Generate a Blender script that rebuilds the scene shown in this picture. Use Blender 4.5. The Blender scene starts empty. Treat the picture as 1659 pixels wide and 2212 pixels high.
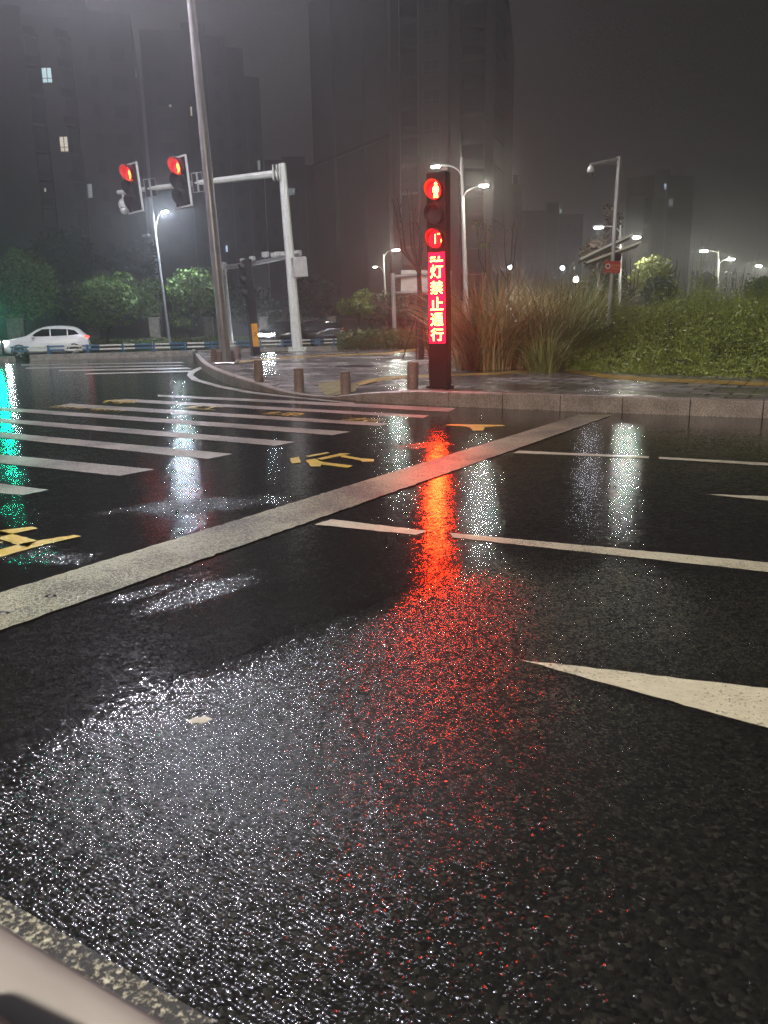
import bpy, math, random
import numpy as np
from mathutils import Matrix, Vector, Euler

rnd = random.Random(7)
RNG = np.random.default_rng(11)
SC = bpy.context.scene
COL = SC.collection

# ------------------------------------------------------------------ camera
PW, PH, F = 1659.0, 2212.0, 1700.0          # picture frame used for all measurements
CAM_H = 1.4
PITCH, ROLL = math.radians(13.43), math.radians(-1.0)
CAM_R = Matrix.Rotation(math.pi / 2 - PITCH, 3, 'X') @ Matrix.Rotation(ROLL, 3, 'Z')
CAM_P = Vector((0, 0, CAM_H))
cd = bpy.data.cameras.new('camera')
cam = bpy.data.objects.new('camera', cd)
COL.objects.link(cam)
cam.matrix_world = Matrix.Translation(CAM_P) @ CAM_R.to_4x4()
cd.sensor_fit = 'VERTICAL'
cd.sensor_height = 24.0
cd.lens = F / PH * 24.0
cd.clip_start, cd.clip_end = 0.02, 2000
cd.dof.use_dof = True
cd.dof.focus_distance = 12.0
cd.dof.aperture_fstop = 4.0
SC.camera = cam

# ------------------------------------------------------------------ sky, exposure
SC.view_settings.view_transform = 'Standard'
SC.view_settings.look = 'None'
SC.view_settings.exposure = 0.0
SC.view_settings.gamma = 1.0
SC.cycles.volume_bounces = 0
SC.cycles.max_bounces = 6
SC.cycles.diffuse_bounces = 2
SC.cycles.glossy_bounces = 3
SC.cycles.transmission_bounces = 2
SC.cycles.sample_clamp_indirect = 4.0
SC.cycles.use_light_tree = True
SC.cycles.use_denoising = True
SC.cycles.denoising_prefilter = 'NONE'
SC.cycles.denoising_input_passes = 'RGB_ALBEDO_NORMAL'
world = bpy.data.worlds.new('World')
SC.world = world
world.use_nodes = True
wn, wl = world.node_tree.nodes, world.node_tree.links
bg = wn['Background']
tc = wn.new('ShaderNodeTexCoord')
sx = wn.new('ShaderNodeSeparateXYZ')
rp = wn.new('ShaderNodeValToRGB')
wl.new(tc.outputs['Generated'], sx.inputs[0])
wl.new(sx.outputs['Z'], rp.inputs[0])
rp.color_ramp.elements[0].position = 0.0
rp.color_ramp.elements[0].color = (0.025, 0.0212, 0.0217, 1)
rp.color_ramp.elements[1].position = 0.8
rp.color_ramp.elements[1].color = (0.025, 0.0215, 0.022, 1)
wl.new(rp.outputs[0], bg.inputs['Color'])
SKY_STRENGTH = 1.0
bg.inputs['Strength'].default_value = SKY_STRENGTH

HAZE_DENSITY = 0.0038
LED = 195.0            # lit signal radiance
LAMP = 700.0          # street lamp lens radiance


# ------------------------------------------------------------------ projection helpers
def ray(px, py):
    v = CAM_R @ Vector(((px - PW / 2) / F, -(py - PH / 2) / F, -1.0))
    return v


def G(px, py, z=0.0):
    v = ray(px, py)
    t = (z - CAM_H) / v.z
    p = CAM_P + v * t
    return Vector((p.x, p.y, z))


def P(px, py, d):
    v = ray(px, py)
    return CAM_P + v * (d / v.y)


def hor(px):
    # picture row of the horizon at column px
    lo, hi = 300.0, 1100.0
    for _ in range(40):
        m = (lo + hi) / 2
        if ray(px, m).z > 0:
            lo = m
        else:
            hi = m
    return lo


def XY(px, d, z=0.0):
    p = P(px, hor(px), d)
    return Vector((p.x, p.y, z))


# ------------------------------------------------------------------ mesh helpers
class MB:
    def __init__(self):
        self.v, self.f, self.m, self.s = [], [], [], []

    def add(self, vs, fs, m=0, smooth=False):
        o = len(self.v)
        self.v += [tuple(x) for x in vs]
        self.f += [tuple(i + o for i in f) for f in fs]
        self.m += [m] * len(fs)
        self.s += [smooth] * len(fs)

    def box(self, c, s, rot=None, m=0):
        hx, hy, hz = s[0] / 2, s[1] / 2, s[2] / 2
        vs = [Vector((x, y, z)) for z in (-hz, hz) for (x, y) in ((-hx, -hy), (hx, -hy), (hx, hy), (-hx, hy))]
        if rot is not None:
            vs = [rot @ v for v in vs]
        c = Vector(c)
        self.add([v + c for v in vs], [(3, 2, 1, 0), (4, 5, 6, 7), (0, 1, 5, 4), (1, 2, 6, 5), (2, 3, 7, 6), (3, 0, 4, 7)], m)

    def bbox(self, c, s, b=0.02, rot=None, m=0):
        """box with chamfered edges"""
        hx, hy, hz = s[0] / 2, s[1] / 2, s[2] / 2
        rings = []
        for z, k in ((-hz, b), (-hz + b, 0), (hz - b, 0), (hz, b)):
            x, y = hx - k, hy - k
            q = b * 0.999
            rings.append([Vector(p + (z,)) for p in ((-x + q, -y), (x - q, -y), (x, -y + q), (x, y - q), (x - q, y), (-x + q, y), (-x, y - q), (-x, -y + q))])
        vs = [v for r in rings for v in r]
        if rot is not None:
            vs = [rot @ v for v in vs]
        c = Vector(c)
        fs = [tuple(range(7, -1, -1)), tuple(range(24, 32))]
        for r in range(3):
            for i in range(8):
                j = (i + 1) % 8
                fs.append((r * 8 + i, r * 8 + j, r * 8 + 8 + j, r * 8 + 8 + i))
        self.add([v + c for v in vs], fs, m)

    def tube(self, pts, rad, n=10, m=0, cap=True, smooth=True):
        pts = [Vector(p) for p in pts]
        if not hasattr(rad, '__len__'):
            rad = [rad] * len(pts)
        vs, fs = [], []
        up = None
        for i, p in enumerate(pts):
            d = (pts[min(i + 1, len(pts) - 1)] - pts[max(i - 1, 0)])
            d = d.normalized() if d.length > 1e-9 else Vector((0, 0, 1))
            if up is None:
                up = Vector((1, 0, 0)) if abs(d.x) < 0.9 else Vector((0, 1, 0))
            a = (up - d * up.dot(d))
            a = a.normalized() if a.length > 1e-6 else d.orthogonal().normalized()
            b = d.cross(a)
            up = a
            for k in range(n):
                t = 2 * math.pi * k / n
                vs.append(p + (a * math.cos(t) + b * math.sin(t)) * rad[i])
        for i in range(len(pts) - 1):
            for k in range(n):
                j = (k + 1) % n
                fs.append((i * n + k, i * n + j, (i + 1) * n + j, (i + 1) * n + k))
        self.add(vs, fs, m, smooth)
        if cap:
            o = (len(pts) - 1) * n
            self.add(vs, [tuple(range(n - 1, -1, -1)), tuple(range(o, o + n))], m)

    def lathe(self, c, prof, n=20, m=0, rot=None):
        vs, fs = [], []
        for (r, z) in prof:
            for k in range(n):
                t = 2 * math.pi * k / n
                v = Vector((r * math.cos(t), r * math.sin(t), z))
                vs.append(v)
        if rot is not None:
            vs = [rot @ v for v in vs]
        c = Vector(c)
        vs = [v + c for v in vs]
        for i in range(len(prof) - 1):
            for k in range(n):
                j = (k + 1) % n
                fs.append((i * n + k, i * n + j, (i + 1) * n + j, (i + 1) * n + k))
        fs.append(tuple(range(n - 1, -1, -1)))
        o = (len(prof) - 1) * n
        fs.append(tuple(range(o, o + n)))
        self.add(vs, fs, m, False)

    def prism(self, poly, z0, z1, m=0):
        n = len(poly)
        vs = [(p[0], p[1], z0) for p in poly] + [(p[0], p[1], z1) for p in poly]
        fs = [tuple(range(n - 1, -1, -1)), tuple(range(n, 2 * n))]
        for i in range(n):
            j = (i + 1) % n
            fs.append((i, j, n + j, n + i))
        self.add(vs, fs, m)

    def build(self, name, mats, parent=None, at=None):
        me = bpy.data.meshes.new(name)
        vs = self.v
        if at is not None:
            a = Vector(at)
            vs = [tuple(Vector(x) - a) for x in vs]
        me.from_pydata(vs, [], self.f)
        return link(name, me, mats, parent, at, self.m, self.s)


def link(name, me, mats, parent=None, at=None, mi=None, sm=None):
    if not isinstance(mats, (list, tuple)):
        mats = [mats]
    for mm in mats:
        me.materials.append(mm)
    if mi is not None:
        if any(mi):
            me.polygons.foreach_set('material_index', mi)
        me.polygons.foreach_set('use_smooth', sm)
    me.update()
    o = bpy.data.objects.new(name, me)
    COL.objects.link(o)
    if at is not None:
        o.location = at
    if parent is not None:
        o.parent = parent
        o.matrix_parent_inverse = Matrix.Translation(-WLOC[parent.name])
    WLOC[o.name] = Vector(at) + (Vector() if parent is None else Vector()) if at is not None else Vector()
    return o


WLOC = {}


def thing(name, label, cat, loc=(0, 0, 0), group=None):
    o = bpy.data.objects.new(name, None)
    o.empty_display_size = 0.2
    COL.objects.link(o)
    o.location = loc
    WLOC[o.name] = Vector(loc)
    return tag(o, label, cat, group)


def tag(o, label=None, cat=None, group=None, kind=None):
    if label:
        o['label'] = label
    if cat:
        o['category'] = cat
    if group:
        o['group'] = group
    if kind:
        o['kind'] = kind
    return o


def struct(o):
    o['kind'] = 'structure'
    return o


def quads_mesh(name, V, mats, parent=None, at=None, tri=False, mi=None):
    """V: (n,k,3) array of separate faces"""
    n, k = V.shape[0], V.shape[1]
    me = bpy.data.meshes.new(name)
    co = V.reshape(-1, 3).astype(np.float32)
    if at is not None:
        co = co - np.array(at, dtype=np.float32)
    me.vertices.add(n * k)
    me.vertices.foreach_set('co', co.ravel())
    me.loops.add(n * k)
    me.loops.foreach_set('vertex_index', np.arange(n * k, dtype=np.int32))
    me.polygons.add(n)
    me.polygons.foreach_set('loop_start', np.arange(0, n * k, k, dtype=np.int32))
    me.update(calc_edges=True)
    o = link(name, me, mats, parent, at)
    if mi is not None:
        me.polygons.foreach_set('material_index', np.asarray(mi, dtype=np.int32))
    return o


# ------------------------------------------------------------------ materials
def new_mat(name):
    m = bpy.data.materials.new(name)
    m.use_nodes = True
    nt = m.node_tree
    return m, nt, nt.nodes, nt.links, nt.nodes['Principled BSDF']


def noise(N, L, scale, detail=3, rough=0.6, vec=None):
    n = N.new('ShaderNodeTexNoise')
    n.inputs['Scale'].default_value = scale
    n.inputs['Detail'].default_value = detail
    n.inputs['Roughness'].default_value = rough
    if vec is not None:
        L.new(vec, n.inputs['Vector'])
    return n


def math_node(N, L, op, a, b=None, clamp=False):
    n = N.new('ShaderNodeMath')
    n.operation = op
    n.use_clamp = clamp
    for i, x in enumerate((a, b)):
        if x is None:
            continue
        if isinstance(x, (int, float)):
            n.inputs[i].default_value = x
        else:
            L.new(x, n.inputs[i])
    return n.outputs[0]


def ramp(N, L, fac, stops):
    r = N.new('ShaderNodeValToRGB')
    e = r.color_ramp.elements
    while len(e) < len(stops):
        e.new(0.5)
    for i, (p, c) in enumerate(stops):
        e[i].position = p
        e[i].color = tuple(c) + (1,)
    L.new(fac, r.inputs[0])
    return r.outputs[0]


def smooth(N, L, x, a, b):
    n = N.new('ShaderNodeMapRange')
    n.interpolation_type = 'SMOOTHSTEP'
    L.new(x, n.inputs['Value'])
    n.inputs['From Min'].default_value = a
    n.inputs['From Max'].default_value = b
    return n.outputs[0]


def pos(N):
    return N.new('ShaderNodeNewGeometry').outputs['Position']


def simple(name, col, rough=0.5, metal=0.0, var=0.25, scale=6.0, bump=0.0, bscale=60.0, spec=0.5):
    m, nt, N, L, B = new_mat(name)
    p = N.new('ShaderNodeTexCoord').outputs['Object']
    n = noise(N, L, scale, 4, 0.65, p)
    lo = [c * (1 - var) for c in col]
    hi = [min(1, c * (1 + var)) for c in col]
    L.new(ramp(N, L, n.outputs[0], [(0.3, lo), (0.7, hi)]), B.inputs['Base Color'])
    B.inputs['Roughness'].default_value = rough
    B.inputs['Metallic'].default_value = metal
    B.inputs['Specular IOR Level'].default_value = spec
    if bump:
        nb = noise(N, L, bscale, 3, 0.6, p)
        bp = N.new('ShaderNodeBump')
        bp.inputs['Strength'].default_value = 1.0
        bp.inputs['Distance'].default_value = bump
        L.new(nb.outputs[0], bp.inputs['Height'])
        L.new(bp.outputs[0], B.inputs['Normal'])
    return m


def emit(name, col, strength, base=(0.02, 0.02, 0.02)):
    m, nt, N, L, B = new_mat(name)
    B.inputs['Base Color'].default_value = tuple(base) + (1,)
    B.inputs['Emission Color'].default_value = tuple(col) + (1,)
    B.inputs['Emission Strength'].default_value = strength
    B.inputs['Roughness'].default_value = 0.3
    return m


def leafmat(name, a, b, rough=0.45, flower=None, amount=0.02):
    m, nt, N, L, B = new_mat(name)
    g = N.new('ShaderNodeNewGeometry')
    stops = [(0.0, a), (0.95 if flower else 1.0, b)]
    if flower:
        stops += [(1.0 - amount, b), (1.0 - amount + 0.001, flower)]
        stops[1] = (0.9, b)
    L.new(ramp(N, L, g.outputs['Random Per Island'], stops), B.inputs['Base Color'])
    B.inputs['Roughness'].default_value = rough
    B.inputs['Specular IOR Level'].default_value = 0.4
    return m


def seam_fields(N, L, p):
    """world-space lines that divide the old, open-textured lane from the newer, filmed one"""
    sep = N.new('ShaderNodeSeparateXYZ')
    L.new(p, sep.inputs[0])

    def side(a, b):
        a, b = G(*a), G(*b)
        d = (b - a).normalized()
        nx, ny = d.y, -d.x                  # positive on the camera's side
        c = -(nx * a.x + ny * a.y)
        if (nx * 0 + ny * 0 + c) < 0:
            nx, ny, c = -nx, -ny, -c
        return math_node(N, L, 'ADD', math_node(N, L, 'ADD', math_node(N, L, 'MULTIPLY', sep.outputs[0], nx), math_node(N, L, 'MULTIPLY', sep.outputs[1], ny)), c)
    return side


TILT, DOME, TILT2, FILM = 0.31, 25.0, 0.10, 0.20


def wet_asphalt(name):
    m, nt, N, L, B = new_mat(name)
    p = pos(N)
    side = seam_fields(N, L, p)
    wob = noise(N, L, 1.1, 3, 0.6, p).outputs[0]
    wobm = math_node(N, L, 'MULTIPLY', math_node(N, L, 'SUBTRACT', wob, 0.5), 0.22)
    s1 = math_node(N, L, 'ADD', side((0, 1612), (830, 1288)), wobm)
    s2 = math_node(N, L, 'ADD', side((970, 1172), (1659, 1245)), wobm)
    open1 = math_node(N, L, 'MULTIPLY', smooth(N, L, s1, -0.06, 0.42), smooth(N, L, s2, -0.2, 0.8))
    # patches where the film has drained off the newer lane
    pn = noise(N, L, 0.42, 3, 0.55, p).outputs[0]
    pn2 = noise(N, L, 2.6, 4, 0.6, p).outputs[0]
    patch = math_node(N, L, 'MULTIPLY', smooth(N, L, pn, 0.60, 0.70), 0.6)
    # drained patches beside the stop line
    for (cx_, cy_, ex_, ey_) in ((430, 1092, 620, 1075), (445, 1275, 560, 1235), (300, 1283, 370, 1262), (860, 965, 960, 960), (1040, 985, 1110, 975), (40, 1190, 190, 1215)):
        c0, e0 = G(cx_, cy_), G(ex_, ey_)
        ax_ = (e0 - c0)
        ln = ax_.length
        ax_.normalize()
        mpn = N.new('ShaderNodeMapping')
        mpn.vector_type = 'TEXTURE'
        mpn.inputs['Location'].default_value = c0
        mpn.inputs['Rotation'].default_value = (0, 0, math.atan2(ax_.y, ax_.x))
        mpn.inputs['Scale'].default_value = (ln * 1.25, ln * 0.42, 1000)
        L.new(p, mpn.inputs['Vector'])
        ln_ = N.new('ShaderNodeVectorMath')
        ln_.operation = 'LENGTH'
        L.new(mpn.outputs[0], ln_.inputs[0])
        rr_ = math_node(N, L, 'ADD', ln_.outputs['Value'], math_node(N, L, 'MULTIPLY', math_node(N, L, 'SUBTRACT', pn2, 0.5), 1.6))
        patch = math_node(N, L, 'MAXIMUM', patch, smooth(N, L, rr_, 1.0, 0.55))
    openness = math_node(N, L, 'MAXIMUM', open1, math_node(N, L, 'MULTIPLY', patch, 0.75))
    # stones: every one a little dome with a tilt of its own
    vo = N.new('ShaderNodeTexVoronoi')
    vo.inputs['Scale'].default_value = 78
    rot = N.new('ShaderNodeMapping')
    rot.inputs['Rotation'].default_value = (0, 0, 0.63)
    rot.inputs['Location'].default_value = (0, 0, 0.0041)
    L.new(p, rot.inputs['Vector'])
    wv = N.new('ShaderNodeVectorMath')
    wv.operation = 'MULTIPLY_ADD'
    L.new(noise(N, L, 34, 2, 0.5, p).outputs['Color'], wv.inputs[0])
    wv.inputs[1].default_value = (0.022, 0.022, 0.022)
    L.new(rot.outputs[0], wv.inputs[2])
    pw = wv.outputs[0]
    L.new(pw, vo.inputs['Vector'])
    vf = N.new('ShaderNodeTexVoronoi')
    vf.inputs['Scale'].default_value = 150
    L.new(pw, vf.inputs['Vector'])

    def vmath(op, x, y):
        n = N.new('ShaderNodeVectorMath')
        n.operation = op
        for i, q in enumerate((x, y)):
            if q is None:
                continue
            if isinstance(q, tuple):
                n.inputs[i].default_value = q
            else:
                L.new(q, n.inputs[i])
        return n.outputs[0]
    tilt = vmath('MULTIPLY', vmath('SUBTRACT', vo.outputs['Color'], (.5, .5, .5)), (TILT, TILT, 0))
    dome = vmath('MULTIPLY', vmath('SUBTRACT', pw, vo.outputs['Position']), (DOME, DOME, 0))
    tilt2 = vmath('MULTIPLY', vmath('SUBTRACT', vf.outputs['Color'], (.5, .5, .5)), (TILT2, TILT2, 0))
    slope = vmath('ADD', vmath('ADD', tilt, dome), tilt2)
    k = math_node(N, L, 'ADD', math_node(N, L, 'MULTIPLY', openness, 1.0 - FILM), FILM)
    kv = N.new('ShaderNodeCombineXYZ')
    for i in range(3):
        L.new(k, kv.inputs[i])
    slope = vmath('MULTIPLY', slope, kv.outputs[0])
    vr = N.new('ShaderNodeTexVoronoi')
    vr.inputs['Scale'].default_value = 26
    L.new(p, vr.inputs['Vector'])
    slope = vmath('ADD', slope, vmath('MULTIPLY', vmath('SUBTRACT', vr.outputs['Color'], (.5, .5, .5)), (0.035, 0.035, 0)))
    rip = noise(N, L, 13.0, 2, 0.5, p).outputs[0]
    big = noise(N, L, 2.5, 1, 0.5, p).outputs[0]
    h = math_node(N, L, 'ADD', math_node(N, L, 'MULTIPLY', rip, 0.0013), math_node(N, L, 'MULTIPLY', big, 0.003))
    bp = N.new('ShaderNodeBump')
    bp.inputs['Distance'].default_value = 1.0
    bp.inputs['Strength'].default_value = 1.0
    L.new(h, bp.inputs['Height'])
    nn_ = vmath('NORMALIZE', vmath('ADD', bp.outputs[0], slope), None)
    L.new(nn_, B.inputs['Normal'])
    # colour of the stones themselves
    vc = N.new('ShaderNodeSeparateColor')
    L.new(vo.outputs['Color'], vc.inputs[0])
    c1 = ramp(N, L, vc.outputs[0], [(0.0, (0.005, 0.005, 0.005)), (0.85, (0.013, 0.0125, 0.012)), (1.0, (0.026, 0.024, 0.021))])
    st = noise(N, L, 0.7, 5, 0.65, p).outputs[0]
    mx = N.new('ShaderNodeMix')
    mx.data_type = 'RGBA'
    mx.blend_type = 'MULTIPLY'
    mx.inputs[0].default_value = 0.6
    L.new(c1, mx.inputs[6])
    L.new(ramp(N, L, st, [(0.3, (0.6, 0.6, 0.6)), (0.7, (1, 1, 1))]), mx.inputs[7])
    mc = N.new('ShaderNodeMix')
    mc.data_type = 'RGBA'
    mc.blend_type = 'MULTIPLY'
    mc.inputs[0].default_value = 1.0
    L.new(mx.outputs[2], mc.inputs[6])
    crack = smooth(N, L, math_node(N, L, 'ABSOLUTE', math_node(N, L, 'ADD', s1, math_node(N, L, 'MULTIPLY', math_node(N, L, 'SUBTRACT', pn2, 0.5), 0.08))), 0.004, 0.02)
    L.new(ramp(N, L, crack, [(0, (.3, .3, .3)), (1, (1, 1, 1))]), mc.inputs[7])
    L.new(mc.outputs[2], B.inputs['Base Color'])
    r = math_node(N, L, 'ADD', math_node(N, L, 'MULTIPLY', openness, 0.06), 0.09)
    L.new(r, B.inputs['Roughness'])
    B.inputs['Specular IOR Level'].default_value = 0.36
    return m


def road_paint(name, col, wear=0.44, wet=0.32):
    m, nt, N, L, B = new_mat(name)
    p = pos(N)
    big = noise(N, L, 1.3, 4, 0.6, p).outputs[0]
    pit = noise(N, L, 75, 4, 0.75, p).outputs[0]
    mixv = math_node(N, L, 'ADD', math_node(N, L, 'MULTIPLY', pit, 0.75), math_node(N, L, 'MULTIPLY', big, 0.35))
    mask = smooth(N, L, mixv, wear, wear + 0.06)
    tone = noise(N, L, 14, 4, 0.6, p).outputs[0]
    c = ramp(N, L, tone, [(0.3, [x * 0.75 for x in col]), (0.7, col)])
    mx = N.new('ShaderNodeMix')
    mx.data_type = 'RGBA'
    L.new(mask, mx.inputs[0])
    mx.inputs[6].default_value = (0.022, 0.021, 0.020, 1)
    L.new(c, mx.inputs[7])
    L.new(mx.outputs[2], B.inputs['Base Color'])
    B.inputs['Roughness'].default_value = wet
    B.inputs['Specular IOR Level'].default_value = 0.4
    bp = N.new('ShaderNodeBump')
    bp.inputs['Distance'].default_value = 0.004
    bp.inputs['Strength'].default_value = 1.0
    L.new(math_node(N, L, 'ADD', math_node(N, L, 'MULTIPLY', mask, 0.4), pit), bp.inputs['Height'])
    L.new(bp.outputs[0], B.inputs['Normal'])
    return m


def brick_paving(name, ang):
    m, nt, N, L, B = new_mat(name)
    p = pos(N)
    mp = N.new('ShaderNodeMapping')
    mp.inputs['Rotation'].default_value = (0, 0, ang)
    L.new(p, mp.inputs['Vector'])
    br = N.new('ShaderNodeTexBrick')
    br.inputs['Scale'].default_value = 1.0
    br.inputs['Brick Width'].default_value = 0.62
    br.inputs['Row Height'].default_value = 0.36
    br.inputs['Mortar Size'].default_value = 0.034
    br.inputs['Mortar Smooth'].default_value = 0.35
    br.inputs['Color1'].default_value = (0.40, 0.345, 0.315, 1)
    br.inputs['Color2'].default_value = (0.15, 0.13, 0.12, 1)
    br.inputs['Mortar'].default_value = (0.010, 0.010, 0.009, 1)
    L.new(mp.outputs[0], br.inputs['Vector'])
    big = noise(N, L, 0.55, 4, 0.6, p).outputs[0]
    mx = N.new('ShaderNodeMix')
    mx.data_type = 'RGBA'
    mx.blend_type = 'MULTIPLY'
    mx.inputs[0].default_value = 0.7
    L.new(br.outputs['Color'], mx.inputs[6])
    L.new(ramp(N, L, big, [(0.35, (0.55, 0.55, 0.55)), (0.65, (1, 1, 1))]), mx.inputs[7])
    L.new(mx.outputs[2], B.inputs['Base Color'])
    L.new(ramp(N, L, big, [(0.38, (0.13, 0.13, 0.13)), (0.6, (0.3, 0.3, 0.3))]), B.inputs['Roughness'])
    grit = noise(N, L, 60, 2, 0.5, p).outputs[0]
    wavy = noise(N, L, 3.0, 2, 0.5, p).outputs[0]
    h = math_node(N, L, 'ADD', math_node(N, L, 'MULTIPLY', br.outputs['Fac'], -0.012), math_node(N, L, 'MULTIPLY', grit, 0.0015))
    h = math_node(N, L, 'ADD', h, math_node(N, L, 'MULTIPLY', wavy, 0.008))
    bp = N.new('ShaderNodeBump')
    bp.inputs['Distance'].default_value = 1.0
    bp.inputs['Strength'].default_value = 1.0
    L.new(h, bp.inputs['Height'])
    m2 = N.new('ShaderNodeMapping')
    m2.inputs['Rotation'].default_value = (0, 0, ang)
    m2.inputs['Scale'].default_value = (1 / .62, 1 / .36, 0)
    L.new(p, m2.inputs['Vector'])
    wn_ = N.new('ShaderNodeTexVoronoi')
    wn_.inputs['Scale'].default_value = 1.0
    wn_.inputs['Randomness'].default_value = 0.35
    L.new(m2.outputs[0], wn_.inputs['Vector'])

    def vm(op, x, y):
        n = N.new('ShaderNodeVectorMath')
        n.operation = op
        L.new(x, n.inputs[0])
        if isinstance(y, tuple):
            n.inputs[1].default_value = y
        elif y is not None:
            L.new(y, n.inputs[1])
        return n.outputs[0]
    tl = vm('MULTIPLY', vm('SUBTRACT', wn_.outputs['Color'], (.5, .5, .5)), (.10, .10, 0))
    L.new(vm('NORMALIZE', vm('ADD', bp.outputs[0], tl), None), B.inputs['Normal'])
    return m


def tactile(name, ang, col):
    m, nt, N, L, B = new_mat(name)
    p = pos(N)
    mp = N.new('ShaderNodeMapping')
    mp.inputs['Rotation'].default_value = (0, 0, ang)
    L.new(p, mp.inputs['Vector'])
    br = N.new('ShaderNodeTexBrick')
    br.offset = 0.0
    br.inputs['Scale'].default_value = 1.0
    br.inputs['Brick Width'].default_value = 0.3
    br.inputs['Row Height'].default_value = 0.3
    br.inputs['Mortar Size'].default_value = 0.012
    br.inputs['Color1'].default_value = tuple(col) + (1,)
    br.inputs['Color2'].default_value = tuple(c * 0.7 for c in col) + (1,)
    br.inputs['Mortar'].default_value = (0.03, 0.028, 0.022, 1)
    L.new(mp.outputs[0], br.inputs['Vector'])
    L.new(br.outputs['Color'], B.inputs['Base Color'])
    B.inputs['Roughness'].default_value = 0.3
    vo = N.new('ShaderNodeTexVoronoi')
    vo.inputs['Scale'].default_value = 16
    vo.inputs['Randomness'].default_value = 0.0
    L.new(mp.outputs[0], vo.inputs['Vector'])
    bp = N.new('ShaderNodeBump')
    bp.inputs['Distance'].default_value = 0.02
    L.new(vo.outputs['Distance'], bp.inputs['Height'])
    L.new(bp.outputs[0], B.inputs['Normal'])
    return m


def granite(name, col=(0.20, 0.165, 0.145), rough=0.38):
    m, nt, N, L, B = new_mat(name)
    p = N.new('ShaderNodeTexCoord').outputs['Object']
    a = noise(N, L, 70, 3, 0.7, p).outputs[0]
    b = noise(N, L, 2.2, 4, 0.65, p).outputs[0]
    c1 = ramp(N, L, a, [(0.36, [x * 0.35 for x in col]), (0.5, col), (0.66, [min(1, x * 1.7) for x in col])])
    mx = N.new('ShaderNodeMix')
    mx.data_type = 'RGBA'
    mx.blend_type = 'MULTIPLY'
    mx.inputs[0].default_value = 0.75
    L.new(c1, mx.inputs[6])
    L.new(ramp(N, L, b, [(0.35, (0.4, 0.38, 0.36)), (0.65, (1, 1, 1))]), mx.inputs[7])
    L.new(mx.outputs[2], B.inputs['Base Color'])
    B.inputs['Roughness'].default_value = rough
    bp = N.new('ShaderNodeBump')
    bp.inputs['Distance'].default_value = 0.004
    L.new(a, bp.inputs['Height'])
    L.new(bp.outputs[0], B.inputs['Normal'])
    return m


M = {}
KERB_ANG = math.atan2((G(1659, 904) - G(1151, 885)).y, (G(1659, 904) - G(1151, 885)).x)
M['asphalt'] = wet_asphalt('wet_asphalt')
M['white_paint'] = road_paint('white_road_paint', (0.50, 0.46, 0.35), 0.44)
M['stop_paint'] = road_paint('stop_line_paint', (0.36, 0.345, 0.235), 0.49)
M['zebra_paint'] = road_paint('zebra_road_paint', (0.37, 0.335, 0.28), 0.48)
M['worn_paint'] = road_paint('worn_road_paint', (0.46, 0.44, 0.34), 0.56)
M['yellow_paint'] = road_paint('yellow_road_paint', (0.62, 0.43, 0.035), 0.42)
M['brick'] = brick_paving('brick_paving', -KERB_ANG)
M['tactile'] = tactile('tactile_paving', -KERB_ANG, (0.55, 0.34, 0.085))
M['tactile_pale'] = tactile('pale_tactile_paving', -KERB_ANG, (0.34, 0.27, 0.11))
M['granite'] = granite('granite', (0.34, 0.27, 0.235))
M['granite_red'] = granite('bollard_granite', (0.30, 0.21, 0.18), 0.42)
M['concrete'] = simple('concrete', (0.30, 0.27, 0.22), 0.55, var=0.45, scale=4, bump=0.004)
M['pole_grey'] = simple('galvanised_pole', (0.42, 0.41, 0.40), 0.35, 0.3, 0.15, 3)
M['pole_brown'] = simple('dull_pole', (0.32, 0.29, 0.28), 0.32, 0.3, 0.2, 2)
M['pole_white'] = simple('white_pole', (0.62, 0.63, 0.56), 0.38, 0.0, 0.10, 3)
M['dark_metal'] = simple('dark_metal', (0.030, 0.030, 0.032), 0.32, 0.3, 0.2, 5)
M['black'] = simple('black_plastic', (0.012, 0.012, 0.013), 0.4, 0, 0.2, 5)
M['white_metal'] = simple('white_metal', (0.75, 0.75, 0.70), 0.35, 0, 0.08, 5)
M['sign_back'] = simple('sign_back_metal', (0.62, 0.60, 0.56), 0.4, 0.3, 0.12, 3)
M['rail_white'] = simple('rail_white_paint', (0.72, 0.70, 0.58), 0.4, 0, 0.15, 5)
M['rail_blue'] = simple('rail_blue_paint', (0.05, 0.14, 0.24), 0.4, 0, 0.2, 5)
M['lens'] = emit('lamp_lens', (1.0, 0.98, 0.86), LAMP)
M['lens_blue'] = emit('cool_lamp_lens', (0.74, 0.85, 1.0), LAMP * 4.2)
M['lens_off'] = simple('unlit_lens', (0.35, 0.36, 0.36), 0.25, 0, 0.1, 5)
M['red_led'] = emit('red_led', (1.0, 0.036, 0.0045), LED)
M['red_panel'] = emit('red_panel_glow', (1.0, 0.002, 0.035), 4.0)  # panel face glows to carry the halo bleeding off the lit characters
M['red_lens'] = emit('red_signal_lens', (1.0, 0.003, 0.012), 4.0)
M['green_led'] = emit('green_led', (0.0, 1.0, 0.55), 130)
M['green_lens'] = emit('green_signal_lens', (0.0, 1.0, 0.5), 3)
M['lens_dark'] = simple('dark_lens', (0.06, 0.05, 0.06), 0.15, 0, 0.1, 5)
M['head'] = emit('headlight_glow', (0.80, 0.90, 1.0), 260)
M['tail'] = emit('tail_light_glow', (1.0, 0.06, 0.04), 6)
M['warm_far'] = emit('far_headlight', (1.0, 0.98, 0.85), 220)


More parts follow.
